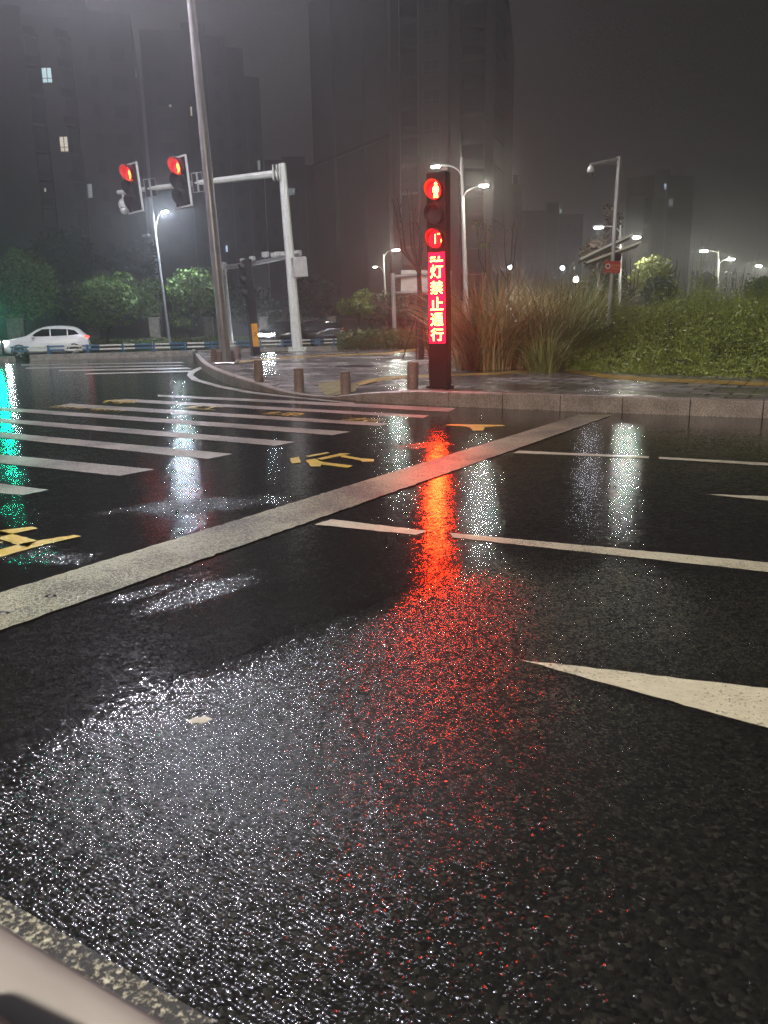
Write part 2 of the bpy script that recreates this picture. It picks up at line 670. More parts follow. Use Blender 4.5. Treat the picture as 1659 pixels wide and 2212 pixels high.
# ------------------------------------------------------------------ text
def text_polys(s, bold=0.0):
    c = bpy.data.curves.new('lettering', 'FONT')
    c.body = s
    c.size = 1.0
    c.offset = bold
    c.align_x = 'CENTER'
    c.resolution_u = 3
    o = bpy.data.objects.new('lettering', c)
    COL.objects.link(o)
    dg = bpy.context.evaluated_depsgraph_get()
    me = bpy.data.meshes.new_from_object(o.evaluated_get(dg))
    vs = np.array([v.co[:2] for v in me.vertices])
    fs = [tuple(p.vertices) for p in me.polygons]
    bpy.data.objects.remove(o)
    bpy.data.curves.remove(c)
    bpy.data.meshes.remove(me)
    return vs, fs


def text_fit(mb, s, origin, ux, uy, w, h, m=0, bold=0.0, push=None):
    """letters fitted into a w x h rectangle centred at origin, spanned by unit vectors ux, uy"""
    vs, fs = text_polys(s, bold)
    lo, hi = vs.min(0), vs.max(0)
    q = (vs - (lo + hi) / 2) / (hi - lo)
    o = Vector(origin)
    mb.add([o + ux * (a * w) + uy * (b * h) for a, b in q], fs, m)


# ================================================================== SETTING
def ragged(pl, amp, step=0.045):
    out = []
    for i, a_ in enumerate(pl):
        b_ = pl[(i + 1) % len(pl)]
        e = Vector((b_[0] - a_[0], b_[1] - a_[1], 0))
        n_ = int(min(600, max(1, e.length / step)))
        nv = Vector((-e.y, e.x, 0)).normalized() if e.length > 1e-6 else Vector()
        for k in range(n_):
            p = Vector((a_[0], a_[1], 0)) + e * (k / n_)
            if k:
                p += nv * rnd.gauss(0, amp)
            out.append(p)
    return out


def sheet(name, polys, mat, z, jag=0.0):
    mb = MB()
    for pl in polys:
        if jag:
            pl = ragged(pl, jag)
        n = len(pl)
        mb.add([(p[0], p[1], z) for p in pl], [tuple(range(n))])
    o = mb.build(name, mat)
    for pgn in o.data.polygons:
        pass
    me = o.data
    import bmesh
    b = bmesh.new()
    b.from_mesh(me)
    for f in b.faces:
        f.normal_update()
        if f.normal.z < 0:
            f.normal_flip()
    b.to_mesh(me)
    b.free()
    return struct(o)


# road: one sheet to the horizon
sheet('road', [[(-500, -60), (500, -60), (500, 700), (-500, 700)]], M['asphalt'], 0.0)


def gq(*pts):
    return [G(*p) for p in pts]


def ext(a, b, d):
    """a moved d metres further away from b"""
    v = (a - b)
    v.normalize()
    return a + v * d


stripes = [
    [(340, 853), (985, 882), (969, 890), (342, 857)],
    [(275, 862), (927, 898), (914, 903), (228, 866)],
    [(152, 872), (845, 915.5), (818, 920.5), (116, 878)],
    [(34, 882.5), (757, 933), (718, 940.6), (30, 889.5)],
    [(0, 904), (639, 955), (595, 963.6), (0, 912.6)],
    [(0, 934), (503, 981), (448, 992), (0, 946)],
    [(0, 982), (333, 1014.5), (258, 1028.7), (0, 1001)],
    [(0, 1045), (105, 1059), (51, 1070), (0, 1066)],
]
polys = []
for i, s in enumerate(stripes):
    a, b, c, d = gq(*s)
    if i >= 3:
        a, d = ext(a, b, 3.0), ext(d, c, 3.0)
    polys.append([a, b, c, d])
sheet('zebra_crossing', polys, M['zebra_paint'], 0.004, 0.004)
far = [[(47, 787.5), (387, 782), (400, 784), (45, 790)], [(56, 794), (387, 788.5), (400, 790.5), (54, 797)],
       [(129, 799.5), (404, 794), (415, 796.5), (125, 802.5)], [(185, 806.5), (413, 800.5), (422, 803), (181, 809.5)]]
sheet('far_zebra_crossing', [gq(*s) for s in far], M['zebra_paint'], 0.004)
a, b, c, d = gq((0, 1283), (1252, 896.5), (1322, 897.5), (0, 1365))
sheet('stop_line', [[ext(a, b, 1.5), b, c, ext(d, c, 1.5)]], M['stop_paint'], 0.008, 0.005)
lanes = []
lanes.append(gq((715, 1122.6), (921.6, 1147.6), (898, 1156), (679.5, 1134)))
a, b, c, d = gq((971, 1152), (1659, 1216), (1659, 1237), (977, 1162))
lanes.append([a, ext(b, a, 3), ext(c, d, 3), d])
a, b, c, d = gq((1121, 974), (1402, 986.5), (1402, 990.8), (1108, 979))
lanes.append([a, b, c, d])
a, b, c, d = gq((1424, 987.5), (1659, 1000.8), (1659, 1006.5), (1424, 992))
lanes.append([a, ext(b, a, 4), ext(c, d, 4), d])
a, b, c = gq((1521, 1068), (1659, 1073), (1659, 1082.5))
lanes.append([a, ext(b, a, 2), ext(c, a, 2)])
a, b, c = gq((1122, 1426.5), (1659, 1488.6), (1659, 1575))
lanes.append([a, ext(b, a, 1.0), ext(c, a, 1.0)])
sheet('lane_markings', lanes, M['white_paint'], 0.004, 0.004)
edge_o = [(434, 792), (408, 803), (404, 811), (414, 821), (469, 837), (537, 850), (640, 861), (765, 873)]
edge_i = [(440, 795), (421, 805), (417, 811), (430, 820), (480, 834), (548, 847), (645, 858), (766, 870.5)]
es = []
for i in range(len(edge_o) - 1):
    es.append(gq(edge_o[i], edge_o[i + 1], edge_i[i + 1], edge_i[i]))
sheet('edge_line', es, M['zebra_paint'], 0.006)
a, b, c, d = gq((-60, 1905), (470, 2212), (330, 2230), (-60, 2010))
sheet('worn_line', [[a, b, c, d]], M['worn_paint'], 0.004)

# yellow lettering painted on the road: each stroke of the near characters, then small ones between the stripes
ych = []
for s in [[(0, 1147), (70, 1139), (82, 1143), (0, 1161)], [(-70, 1172), (0, 1148), (25, 1154), (80, 1169), (60, 1185), (0, 1166)],
          [(0, 1189), (60, 1173), (160, 1157), (176, 1160), (95, 1178), (0, 1205), (-60, 1212)],
          [(-60, 1185), (-10, 1172), (8, 1172), (-40, 1192)],
          # the second character
          [(626, 991), (646, 987.5), (651, 1000), (631, 1002.5)],
          [(660, 986), (706, 977.5), (714, 979.5), (668, 988)],
          [(660, 995), (681, 992), (694, 998), (762, 1007), (752, 1011.5), (694, 1004.5), (693, 1008.5), (672, 1009)],
          [(685, 991.5), (735, 980), (757, 980.5), (740, 985), (694, 994.5)],
          [(735, 985), (740, 983.5), (780, 991), (807, 993), (806, 998), (783, 998.5), (779, 995.5), (737, 988.5)],
          # the third
          [(961, 919), (973, 917), (1085, 918.5), (1092, 921), (1030, 923.5), (1000, 922)],
          [(1008, 922.5), (1048, 923.5), (1043, 931), (1022, 931), (1016, 925)]]:
    ych.append(gq(*s))
ymb = sheet('road_lettering', ych, M['yellow_paint'], 0.006, 0.003)
tm = MB()


def ground_word(s, px, py, wpx, hpx):
    o = G(px, py, 0.006)
    l, r = G(px - wpx / 2, py - wpx / 2 * 0.06, 0.006), G(px + wpx / 2, py + wpx / 2 * 0.06, 0.006)
    t, b = G(px, py - hpx / 2, 0.006), G(px, py + hpx / 2, 0.006)
    skew = G(px + hpx * 1.8, py - hpx / 2, 0.006) - o
    ux = (r - l).normalized()
    uy = skew.normalized()
    text_fit(tm, s, o, ux, uy, (r - l).length, 2 * skew.length)


for s, px, py, w in (('停', 258, 867.2, 70), ('红', 440, 880, 70), ('绿', 615, 893.5, 80), ('左', 785, 906.5, 80)):
    ground_word(s, px, py, w, 6.5)
for i, ch in enumerate('红灯停绿灯行'):
    x = 124 + i * 24 + (14 if i > 2 else 0)
    ground_word(ch, x, 878.5 + (x - 150) * 0.066 + 1.2, 22, 4.6)
struct(tm.build('small_road_lettering', M['yellow_paint']))

# -------- pavement plaza, kerb
KB = [(415, 765, .25), (428, 786, .25), (436, 797, .25), (447, 807, .25), (468, 819, .25), (491, 830, .25), (522, 838, .22), (556, 845, .17), (590, 849.5, .10), (625, 853, .05),
      (665, 856.5, .03), (711, 860, .03), (750, 864, .10), (786, 867, .16), (836, 871, .21), (896, 874.5, .245), (969, 878, .25), (1060, 881.5, .25), (1151, 885, .25),
      (1270, 889.7, .25), (1388, 894, .25), (1520, 899, .25), (1659, 904, .25), (1900, 913.5, .25), (2300, 929, .25)]
kp = [G(x, y) for x, y, h in KB]
kh = [h for x, y, h in KB]
# resample the kerb into stones
cum = [0.0]
for i in range(1, len(kp)):
    cum.append(cum[-1] + (kp[i] - kp[i - 1]).length)


def at_len(s):
    s = max(0, min(cum[-1], s))
    for i in range(1, len(cum)):
        if s <= cum[i] or i == len(cum) - 1:
            t = (s - cum[i - 1]) / max(1e-9, cum[i] - cum[i - 1])
            return kp[i - 1].lerp(kp[i], t), kh[i - 1] + (kh[i] - kh[i - 1]) * t


def inward(s):
    a, _ = at_len(s - 0.25)
    b, _ = at_len(s + 0.25)
    d = (b - a).normalized()
    return Vector((-d.y, d.x, 0))


kerb = MB()
s = 0.0
S_STONE = 0.98
KW = 0.17
while s < cum[-1] - 0.1:
    e = min(cum[-1], s + S_STONE)
    g = 0.007
    ring = []
    for q in np.linspace(s + g, e - g, 4):
        p, h = at_len(q)
        n = inward(q)
        hh = max(h, 0.02)
        b = min(0.018, hh * 0.3)
        ring.append([p + Vector((0, 0, -0.05)), p + Vector((0, 0, hh - b)), p + n * b + Vector((0, 0, hh)), p + n * KW + Vector((0, 0, hh)), p + n * KW + Vector((0, 0, -0.05))])
    vs = [v for r in ring for v in r]
    fs = []
    for i in range(3):
        for k in range(4):
            fs.append((i * 5 + k, i * 5 + 5 + k, i * 5 + 6 + k, i * 5 + 1 + k))
    fs += [(0, 1, 2, 3, 4), (19, 18, 17, 16, 15)]
    kerb.add(vs, fs)
    s = e
struct(kerb.build('kerb', M['granite']))

# plaza surface: strips from the kerb back to its rear edge
SW = 0.25
rear_px = [(415, 764), (440, 764.5), (470, 764), (500, 763.5), (560, 762), (620, 760), (680, 758), (735, 757), (790, 755), (850, 753), (930, 751), (990, 752)]
NS = 90
rows = []
offs = [KW + 0.005, 0.35, 0.6, 0.9, 1.3, 1.8, 2.4]
rear = [G(x, y, SW) for x, y in rear_px] + [XY(1200, 24, SW), XY(1700, 19, SW), XY(2300, 17, SW)]
rcum = [0.0]
for i in range(1, len(rear)):
    rcum.append(rcum[-1] + (rear[i] - rear[i - 1]).length)


def rear_at(t):
    s = t * rcum[-1]
    for i in range(1, len(rcum)):
        if s <= rcum[i] or i == len(rcum) - 1:
            return rear[i - 1].lerp(rear[i], (s - rcum[i - 1]) / max(1e-9, rcum[i] - rcum[i - 1]))


def plaza_z(h, d):
    t = max(0.0, min(1.0, d / 2.2))
    t = t * t * (3 - 2 * t)
    return h + (SW - h) * t


pl = MB()
grid = []
for i in range(NS + 1):
    t = i / NS
    q = t * cum[-1]
    p, h = at_len(q)
    n = inward(q)
    back = rear_at(t ** 1.0)
    colm = []
    base = p + n * offs[0]
    dirv = (back - base)
    dirv.z = 0
    Ld = dirv.length
    dirv.normalize()
    for o in offs:
        pp = base + dirv * min(o - offs[0], Ld * 0.98 * (o / offs[-1]))
        colm.append(Vector((pp.x, pp.y, plaza_z(max(h, .02) - 0.003, o))))
    for u in (0.5, 1.0):
        pp = base + dirv * (offs[-1] - offs[0] + (Ld - (offs[-1] - offs[0])) * u) if Ld > offs[-1] else base + dirv * Ld
        colm.append(Vector((pp.x, pp.y, SW)))
    grid.append(colm)
R = len(grid[0])
vs = [v for c in grid for v in c]
fs = []
for i in range(NS):
    for k in range(R - 1):
        fs.append((i * R + k, (i + 1) * R + k, (i + 1) * R + k + 1, i * R + k + 1))
pl.add(vs, fs)
# rear kerb drop to the side road
struct(pl.build('pavement', M['brick']))


def strip(pts_a, pts_b, zt):
    out = []
    for i in range(len(pts_a) - 1):
        out.append(gq3(pts_a[i], pts_a[i + 1], pts_b[i + 1], pts_b[i], z=zt))
    return out


def gq3(*pts, z=0.0):
    return [G(p[0], p[1], z) for p in pts]


tz = SW + 0.005
sheet('tactile_paving', strip([(976, 758), (1086, 774), (1195, 791), (1327, 810), (1400, 815), (1659, 826), (2000, 840)], [(976, 763), (1086, 781), (1195, 799.5), (1327, 819), (1400, 823.5), (1659, 834), (2000, 850)], tz)
      + strip([(513, 781.5), (590, 773.5), (700, 767), (835, 761.5), (921, 749), (976, 758)], [(513, 784), (590, 776), (700, 769.5), (835, 764.5), (925, 754), (976, 763)], tz)
      + strip([(884, 810), (983, 807), (1080, 804), (1150, 798)], [(884, 816), (983, 812), (1080, 809), (1165, 803)], tz)
      , M['tactile'], tz)
# the sloping strip and the blister pad at the dropped kerb follow the ramp
rm = MB()


KSAMP = [at_len(q) + (inward(q),) for q in np.linspace(0, cum[-1], 400)]


def near_kerb_h(p):
    """signed distance inside the kerb line and the kerb's height there"""
    best = None
    for k_, h_, n_ in KSAMP:
        v = Vector((p.x, p.y, 0)) - k_
        if best is None or v.length < best[0]:
            best = (v.length, h_, v.dot(n_))
    return (best[0] if best[2] >= 0 else -best[0]), best[1]


def surf_z(p):
    d, h = near_kerb_h(p)
    if d < 0:
        return 0.0
    return plaza_z(max(h, .02), max(d, .17))


def on_plaza(px, py):
    for z in np.linspace(SW, 0, 60):
        p = G(px, py, z)
        if surf_z(p) >= z - 0.002:
            return Vector((p.x, p.y, z))
    return G(px, py, 0)


def plaza_sheet(name, quads, mat, lift=0.006, n=6):
    mb = MB()
    for q in quads:
        c = [on_plaza(*x) for x in q]
        vs, fs = [], []
        for i in range(n + 1):
            for j in range(n + 1):
                u, v = i / n, j / n
                p = (c[0] * (1 - u) + c[1] * u) * (1 - v) + (c[3] * (1 - u) + c[2] * u) * v
                vs.append((p.x, p.y, surf_z(p) + lift))
        for i in range(n):
            for j in range(n):
                fs.append((i * (n + 1) + j, (i + 1) * (n + 1) + j, (i + 1) * (n + 1) + j + 1, i * (n + 1) + j + 1))
        mb.add(vs, fs)
    return struct(mb.build(name, mat))


plaza_sheet('ramp_tactile_paving', [[(770, 828), (884, 810), (884, 816), (775, 834)]], M['tactile'])
plaza_sheet('blister_paving', [[(686, 829.5), (736, 823), (775, 834), (703, 854)], [(775, 834.5), (766, 846), (738, 852), (704, 854.5)]], M['tactile_pale'], 0.007)

# -------- planted bank on the right
EDGE = [(930, 752), (985, 757.5), (1060, 763), (1100, 775), (1180, 790), (1260, 800), (1400, 808), (1659, 816), (1900, 824), (2300, 838)]
ep = [G(x, y, SW) for x, y in EDGE]
hill_v, hill_f = [], []
TT = [0, 0.4, 0.9, 1.6, 2.6, 3.8, 5.2, 7, 9, 12, 16, 24, 40]


def bank_h(i, t):
    k = i / (NE - 1)
    top = 0.35 + 0.95 * min(1, max(0, (k - 0.28) / 0.4))
    u = min(1, t / 8.5)
    z = top * (u * u * (3 - 2 * u)) ** 0.8
    if t > 12:
        z -= (t - 12) * 0.05
    return z


NE = 40
ecum = [0.0]
for i in range(1, len(ep)):
    ecum.append(ecum[-1] + (ep[i] - ep[i - 1]).length)


def edge_at(k):
    s = k * ecum[-1]
    for i in range(1, len(ecum)):
        if s <= ecum[i] or i == len(ecum) - 1:
            return ep[i - 1].lerp(ep[i], (s - ecum[i - 1]) / (ecum[i] - ecum[i - 1]))


def bank_point(k, t):
    e = edge_at(k)
    d = Vector((e.x, e.y, 0)).normalized() * 0.6 + Vector((0.25 * (1 - k), 0.8, 0))
    d.normalize()
    p = e + d * t
    i = k * (NE - 1)
    z = SW - 0.01 + bank_h(i, t)
    z += 0.10 * math.sin(p.x * 1.3 + p.y * 0.7) * min(1, t / 2) + 0.06 * math.sin(p.x * 2.9 - p.y * 2.1) * min(1, t / 2)
    return Vector((p.x, p.y, z))


for i in range(NE):
    for t in TT:
        hill_v.append(tuple(bank_point(i / (NE - 1), t)))
nT = len(TT)
for i in range(NE - 1):
    for k in range(nT - 1):
        hill_f.append((i * nT + k, (i + 1) * nT + k, (i + 1) * nT + k + 1, i * nT + k + 1))
hb = MB()
hb.add(hill_v, hill_f, 0, True)
M['soil'] = simple('bank_soil', (0.035, 0.035, 0.018), 0.8, 0, 0.5, 5, 0.03, 14)
struct(hb.build('bank', M['soil']))


def bank_z(x, y):
    best, bz = 1e9, SW
    for v in hill_v:
        d = (v[0] - x) ** 2 + (v[1] - y) ** 2
        if d < best:
            best, bz = d, v[2]
    return bz


# far verge behind the side road
vg = MB()
vg.prism([tuple(XY(-400, 66)[:2]), tuple(XY(930, 66)[:2]), tuple(XY(980, 110)[:2]), tuple(XY(-500, 110)[:2])], -0.1, 0.16)
M['verge'] = simple('verge_soil', (0.03, 0.038, 0.016), 0.8, 0, 0.5, 3, 0.03, 10)
struct(vg.build('verge', M['verge']))


# ================================================================== FOLIAGE
def leaf_quads(c, size, aspect=0.5, flat=0.35):
    """c (n,3) centres -> (n,4,3) randomly turned leaf quads"""
    n = len(c)
    a = RNG.normal(size=(n, 3))
    a[:, 2] *= 0.7
    a /= np.linalg.norm(a, axis=1)[:, None]
    b = np.cross(a, RNG.normal(size=(n, 3)))
    b /= np.linalg.norm(b, axis=1)[:, None]
    s = size * RNG.uniform(0.6, 1.3, size=(n, 1))
    L1, W1 = a * s, b * s * aspect
    return np.stack([c - L1, c - W1 + L1 * 0.1, c + L1, c + W1 + L1 * 0.1], axis=1)


def tree(name, label, cat, px, y0, y1, w_px, d, zb, mat, leaf=0.22, n=2600, group=None, trunk_px=None, clumps=26, bark=None, seed=1, low=0.0):
    """crown occupies picture rows y0..y1 (top, bottom) and w_px wide at depth d; trunk stands at height zb"""
    g = np.random.default_rng(seed)
    top, bot = P(px, y0, d), P(px, y1, d)
    wid = w_px * d / F
    base = XY(trunk_px if trunk_px is not None else px, d, zb)
    ctr = (top + bot) / 2
    hh = (top.z - bot.z) / 2
    root = thing(name, label, cat, base, group)
    t = MB()
    r0 = max(0.05, 0.018 * (top.z - zb))
    mid = Vector((ctr.x, ctr.y, bot.z + hh * 0.5))
    t.tube([base - Vector((0, 0, 0.1)), base.lerp(mid, 0.5) + Vector((0.05 * wid * g.normal() * .3, 0, 0)), mid, Vector((ctr.x, ctr.y, top.z - hh * 0.4))], [r0 * 1.3, r0, r0 * 0.75, r0 * 0.25], 7)
    cc = []
    for k in range(clumps):
        while True:
            q = g.uniform(-1, 1, 3)
            if 0.15 < (q ** 2).sum() < 1:
                break
        q = q / max(0.45, np.linalg.norm(q)) * g.uniform(0.45, 0.86) if g.uniform() < 0.75 else q * 0.8
        cc.append((ctr.x + q[0] * wid / 2, ctr.y + q[1] * wid / 2, ctr.z + q[2] * hh))
    for c in cc[:12]:
        j = mid.lerp(Vector(c), 0.45) + Vector((0, 0, -0.1 * hh))
        t.tube([mid - Vector((0, 0, hh * .2)), j, Vector(c)], [r0 * 0.5, r0 * 0.3, r0 * 0.1], 5)
    t.build('trunk', bark or M['bark'], root)
    pts = []
    for c in cc:
        m = int(n / clumps * g.uniform(0.5, 1.5))
        rr = g.uniform(0.16, 0.36)
        o = g.normal(size=(m, 3))
        o /= np.linalg.norm(o, axis=1)[:, None]
        o *= g.uniform(0.3, 1.0, size=(m, 1)) ** 0.5
        pts.append(np.array(c) + o * np.array([rr * wid, rr * wid, rr * hh * 1.25]))
    pts = np.concatenate(pts)
    quads_mesh('crown', leaf_quads(pts, leaf), mat, root)
    return root


M['bark'] = simple('bark', (0.07, 0.055, 0.045), 0.7, 0, 0.35, 8, 0.01, 30)
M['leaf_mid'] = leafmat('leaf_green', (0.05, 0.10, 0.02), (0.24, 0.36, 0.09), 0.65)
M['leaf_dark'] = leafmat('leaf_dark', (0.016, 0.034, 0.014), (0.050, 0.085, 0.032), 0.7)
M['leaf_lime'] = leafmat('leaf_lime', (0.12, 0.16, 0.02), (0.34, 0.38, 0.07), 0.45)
M['leaf_brown'] = leafmat('leaf_brown', (0.045, 0.028, 0.012), (0.10, 0.06, 0.025), 0.55)
M['hedge'] = leafmat('hedge_leaf', (0.035, 0.06, 0.012), (0.12, 0.15, 0.04), 0.4)
M['weed'] = leafmat('weed_leaf', (0.085, 0.12, 0.016), (0.40, 0.45, 0.10), 0.45, (0.5, 0.5, 0.42), 0.012)
M['reed'] = leafmat('reed_blade', (0.18, 0.13, 0.05), (0.60, 0.44, 0.22), 0.5)
M['reed_green'] = leafmat('green_reed_blade', (0.10, 0.12, 0.03), (0.42, 0.40, 0.15), 0.5)
TG = 'trees behind the iron fence'
tree('round_tree', 'round bushy tree with a bright lit crown between two fence pillars', 'tree', 230, 588, 716, 135, 66, .16, M['leaf_mid'], .20, 4600, TG, 228, 40, seed=3)
tree('round_tree', 'pointed bushy tree just right of the twin arm street lamp', 'tree', 411, 582, 702, 98, 66, .16, M['leaf_mid'], .20, 3400, TG, 412, 34, seed=5)
tree('tall_tree', 'tall drooping tree above the front of the white car', 'tree', 52, 540, 702, 128, 70, .16, M['leaf_mid'], .24, 3600, TG, 50, 40, seed=7)
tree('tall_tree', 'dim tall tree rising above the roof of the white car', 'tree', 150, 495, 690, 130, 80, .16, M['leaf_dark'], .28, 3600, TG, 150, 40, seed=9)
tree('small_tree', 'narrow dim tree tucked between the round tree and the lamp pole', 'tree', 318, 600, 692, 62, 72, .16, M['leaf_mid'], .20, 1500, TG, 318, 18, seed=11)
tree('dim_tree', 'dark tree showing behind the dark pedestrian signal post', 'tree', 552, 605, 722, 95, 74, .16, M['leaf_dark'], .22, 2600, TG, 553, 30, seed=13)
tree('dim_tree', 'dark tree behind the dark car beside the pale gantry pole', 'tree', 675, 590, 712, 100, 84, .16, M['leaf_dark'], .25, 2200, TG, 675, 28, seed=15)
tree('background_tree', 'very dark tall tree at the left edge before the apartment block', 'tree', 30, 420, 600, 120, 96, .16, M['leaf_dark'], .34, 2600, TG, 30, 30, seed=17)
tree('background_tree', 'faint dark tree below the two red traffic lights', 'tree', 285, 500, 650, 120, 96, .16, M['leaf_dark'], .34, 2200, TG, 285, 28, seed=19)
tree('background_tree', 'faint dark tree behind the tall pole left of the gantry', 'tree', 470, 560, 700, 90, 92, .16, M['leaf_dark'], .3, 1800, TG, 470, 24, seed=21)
tree('garden_tree', 'small leafy tree with bare twigs behind the hedge', 'tree', 775, 622, 695, 76, 44, SW, M['leaf_mid'], .11, 1500, None, 773, 20, seed=23)
tree('garden_tree', 'dim leafy tree behind the big sign back', 'tree', 850, 628, 715, 110, 58, .1, M['leaf_dark'], .18, 2000, None, 850, 24, seed=25)
RT = 'trees on top of the grassy bank'
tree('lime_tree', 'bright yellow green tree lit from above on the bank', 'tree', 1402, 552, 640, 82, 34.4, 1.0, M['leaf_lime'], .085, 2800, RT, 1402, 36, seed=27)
tree('dark_bush', 'dark rounded bush right below the bright yellow green tree', 'bush', 1424, 592, 672, 66, 32, 1.0, M['leaf_dark'], .09, 2000, RT, 1424, 26, seed=29)
tree('brown_tree', 'brownish tree left of the camera mast under the solar panels', 'tree', 1293, 503, 600, 66, 38, 1.0, M['leaf_brown'], .10, 1300, RT, 1300, 22, seed=31)
tree('brown_tree', 'tall thin brownish tree right behind the camera mast', 'tree', 1322, 430, 545, 40, 42, 1.0, M['leaf_brown'], .11, 1100, RT, 1326, 18, seed=33)
tree('dark_tree', 'dark shrubby tree behind the red notice on the mast', 'tree', 1313, 570, 690, 90, 40, .9, M['leaf_dark'], .12, 2000, RT, 1313, 26, seed=35)
tree('dark_tree', 'dark ragged tree covering the blue road sign', 'tree', 1527, 582, 650, 50, 62, .5, M['leaf_dark'], .13, 1200, RT, 1528, 16, seed=37)
tree('green_tree', 'rounded green tree at the right edge under the last street lamp', 'tree', 1636, 588, 662, 56, 46, .7, M['leaf_mid'], .11, 1600, RT, 1638, 22, seed=39)


def bare(name, label, base, tips, fork, r0=0.05, group=None, buds=0, mat=None):
    root = thing(name, label, 'tree', base, group)
    t = MB()
    fork = Vector(fork)
    t.tube([base - Vector((0, 0, 0.1)), base.lerp(fork, 0.55), fork], [r0 * 1.25, r0, r0 * 0.85], 8)
    pts = []
    for k, tp in enumerate(tips):
        tp = Vector(tp)
        m = fork.lerp(tp, 0.4) + Vector(((tp.x - fork.x) * 0.25, rnd.uniform(-.1, .1), -0.12 * (tp - fork).length))
        m2 = fork.lerp(tp, 0.72) + Vector(((tp.x - fork.x) * 0.10, 0, 0))
        t.tube([fork - Vector((0, 0, rnd.uniform(0, .25))), m, m2, tp], [r0 * 0.55, r0 * 0.4, r0 * 0.28, r0 * 0.12], 6)
        for q in range(3):
            s = m.lerp(tp, rnd.uniform(0.1, 0.8))
            L_ = (tp - fork).length * rnd.uniform(0.12, 0.25)
            t.tube([s, s + Vector((rnd.uniform(-.5, .5), rnd.uniform(-.4, .4), 0.9)) * L_], [r0 * 0.2, r0 * 0.08], 4)
        for q in range(buds):
            s = m2.lerp(tp, rnd.uniform(-0.6, 1.05))
            pts.append((s.x + rnd.gauss(0, .07), s.y + rnd.gauss(0, .07), s.z + rnd.gauss(0, .07)))
    t.build('branches', mat or M['bark'], root)
    if pts:
        quads_mesh('leaves', leaf_quads(np.array(pts), 0.06), M['leaf_mid'], root)
    return root, t


# young staked tree right behind the red column
D = 27.0
bt, _ = bare('young_tree', 'leafless young tree with forked branches left of the red column', XY(910, D, SW), [P(x, y, D) for x, y in ((848, 430), (858, 427), (880, 408), (889, 411), (907, 414), (912, 520))], P(905, 583, D), 0.085)
stk = MB()
for x in (868, 927):
    stk.tube([XY(x, D, SW - .05), P(908, 650, D)], 0.025, 6)
stk.tube([XY(899, D - .4, SW - .05), P(900, 690, D - .4)], 0.03, 6)
stk.build('stake', M['bark'], bt)
BT = 'leafless saplings among the tall grass'
bare('sapling', 'leafless sapling with a few pale leaves right of the lamp post', XY(1046, 24, .4), [P(x, y, 24) for x, y in ((1028, 470), (1050, 470), (1062, 500), (1040, 520))], P(1048, 590, 24), 0.03, BT, 12)
bare('sapling', 'tall thin leafless sapling left of the brownish tree', XY(1098, 25, .5), [P(x, y, 25) for x, y in ((1088, 460), (1110, 470), (1070, 540), (1118, 500))], P(1096, 590, 25), 0.03, BT, 3)
SH = 'leafless shrubs on top of the bank'
bare('bare_shrub', 'dark leafless shrub before the bright yellow green tree', XY(1364, 30, 1.2), [P(x, y, 30) for x, y in ((1350, 560), (1362, 548), (1374, 572), (1385, 560))], P(1364, 640, 30), 0.05, SH)
bare('bare_shrub', 'thin leafless shrub before the far tower right of the dark bush', XY(1458, 34, 1.0), [P(x, y, 34) for x, y in ((1448, 556), (1462, 560), (1470, 580))], P(1457, 628, 34), 0.05, SH)
bare('bare_shrub', 'dark leafless shrub right of the far twin street lamp', XY(1594, 48, .8), [P(x, y, 48) for x, y in ((1578, 590), (1590, 578), (1610, 574), (1616, 590))], P(1594, 638, 48), 0.06, SH)


def blades(name, base, n, hmin, hmax, spread, mat, label, cat='grass clump', group=None, w=0.019, arch=1.12, seed=1, segs=5, kind=None):
    g = np.random.default_rng(seed)
    th = g.uniform(0, 2 * np.pi, n)
    rr = spread * np.sqrt(g.uniform(0, 1, n))
    b = np.stack([rr * np.cos(th), rr * np.sin(th), np.zeros(n) - 0.05], 1)
    d = np.stack([np.cos(th + g.normal(0, .7, n)), np.sin(th + g.normal(0, .7, n)), np.zeros(n)], 1)
    side = np.stack([-d[:, 1], d[:, 0], np.zeros(n)], 1)
    hgt = g.uniform(hmin, hmax, n)
    lean = g.uniform(0.1, 1.0, n) * arch
    out = []
    prev = None
    for s in range(segs + 1):
        u = s / segs
        c = b + d * (lean * hgt * (0.35 * u + 0.9 * u ** 2.4))[:, None]
        c[:, 2] += hgt * (u - 0.45 * lean * u ** 2.6)
        ww = w * (1 - u * 0.92) * g.uniform(0.98, 1.02)
        l, r = c - side * ww, c + side * ww
        if prev is not None:
            out.append((prev[0], prev[1], r, l))
        prev = (l, r)
    # connected strips so that each blade is one island
    me = bpy.data.meshes.new(name)
    V = np.zeros((n, (segs + 1) * 2, 3))
    k = 0
    for (l0, r0, r1, l1) in out:
        V[:, 2 * k], V[:, 2 * k + 1] = l0, r0
        V[:, 2 * k + 2], V[:, 2 * k + 3] = l1, r1
        k += 1
    m = (segs + 1) * 2
    fc = []
    idx = np.arange(n)[:, None] * m
    F4 = np.concatenate([idx + np.array([2 * s, 2 * s + 1, 2 * s + 3, 2 * s + 2]) for s in range(segs)], 0)
    me.vertices.add(n * m)
    me.vertices.foreach_set('co', V.astype(np.float32).ravel())
    me.loops.add(len(F4) * 4)
    me.loops.foreach_set('vertex_index', F4.astype(np.int32).ravel())
    me.polygons.add(len(F4))
    me.polygons.foreach_set('loop_start', np.arange(0, len(F4) * 4, 4, dtype=np.int32))
    me.update(calc_edges=True)
    o = link(name, me, mat, None, base)
    tag(o, label, cat, group, kind)
    return o


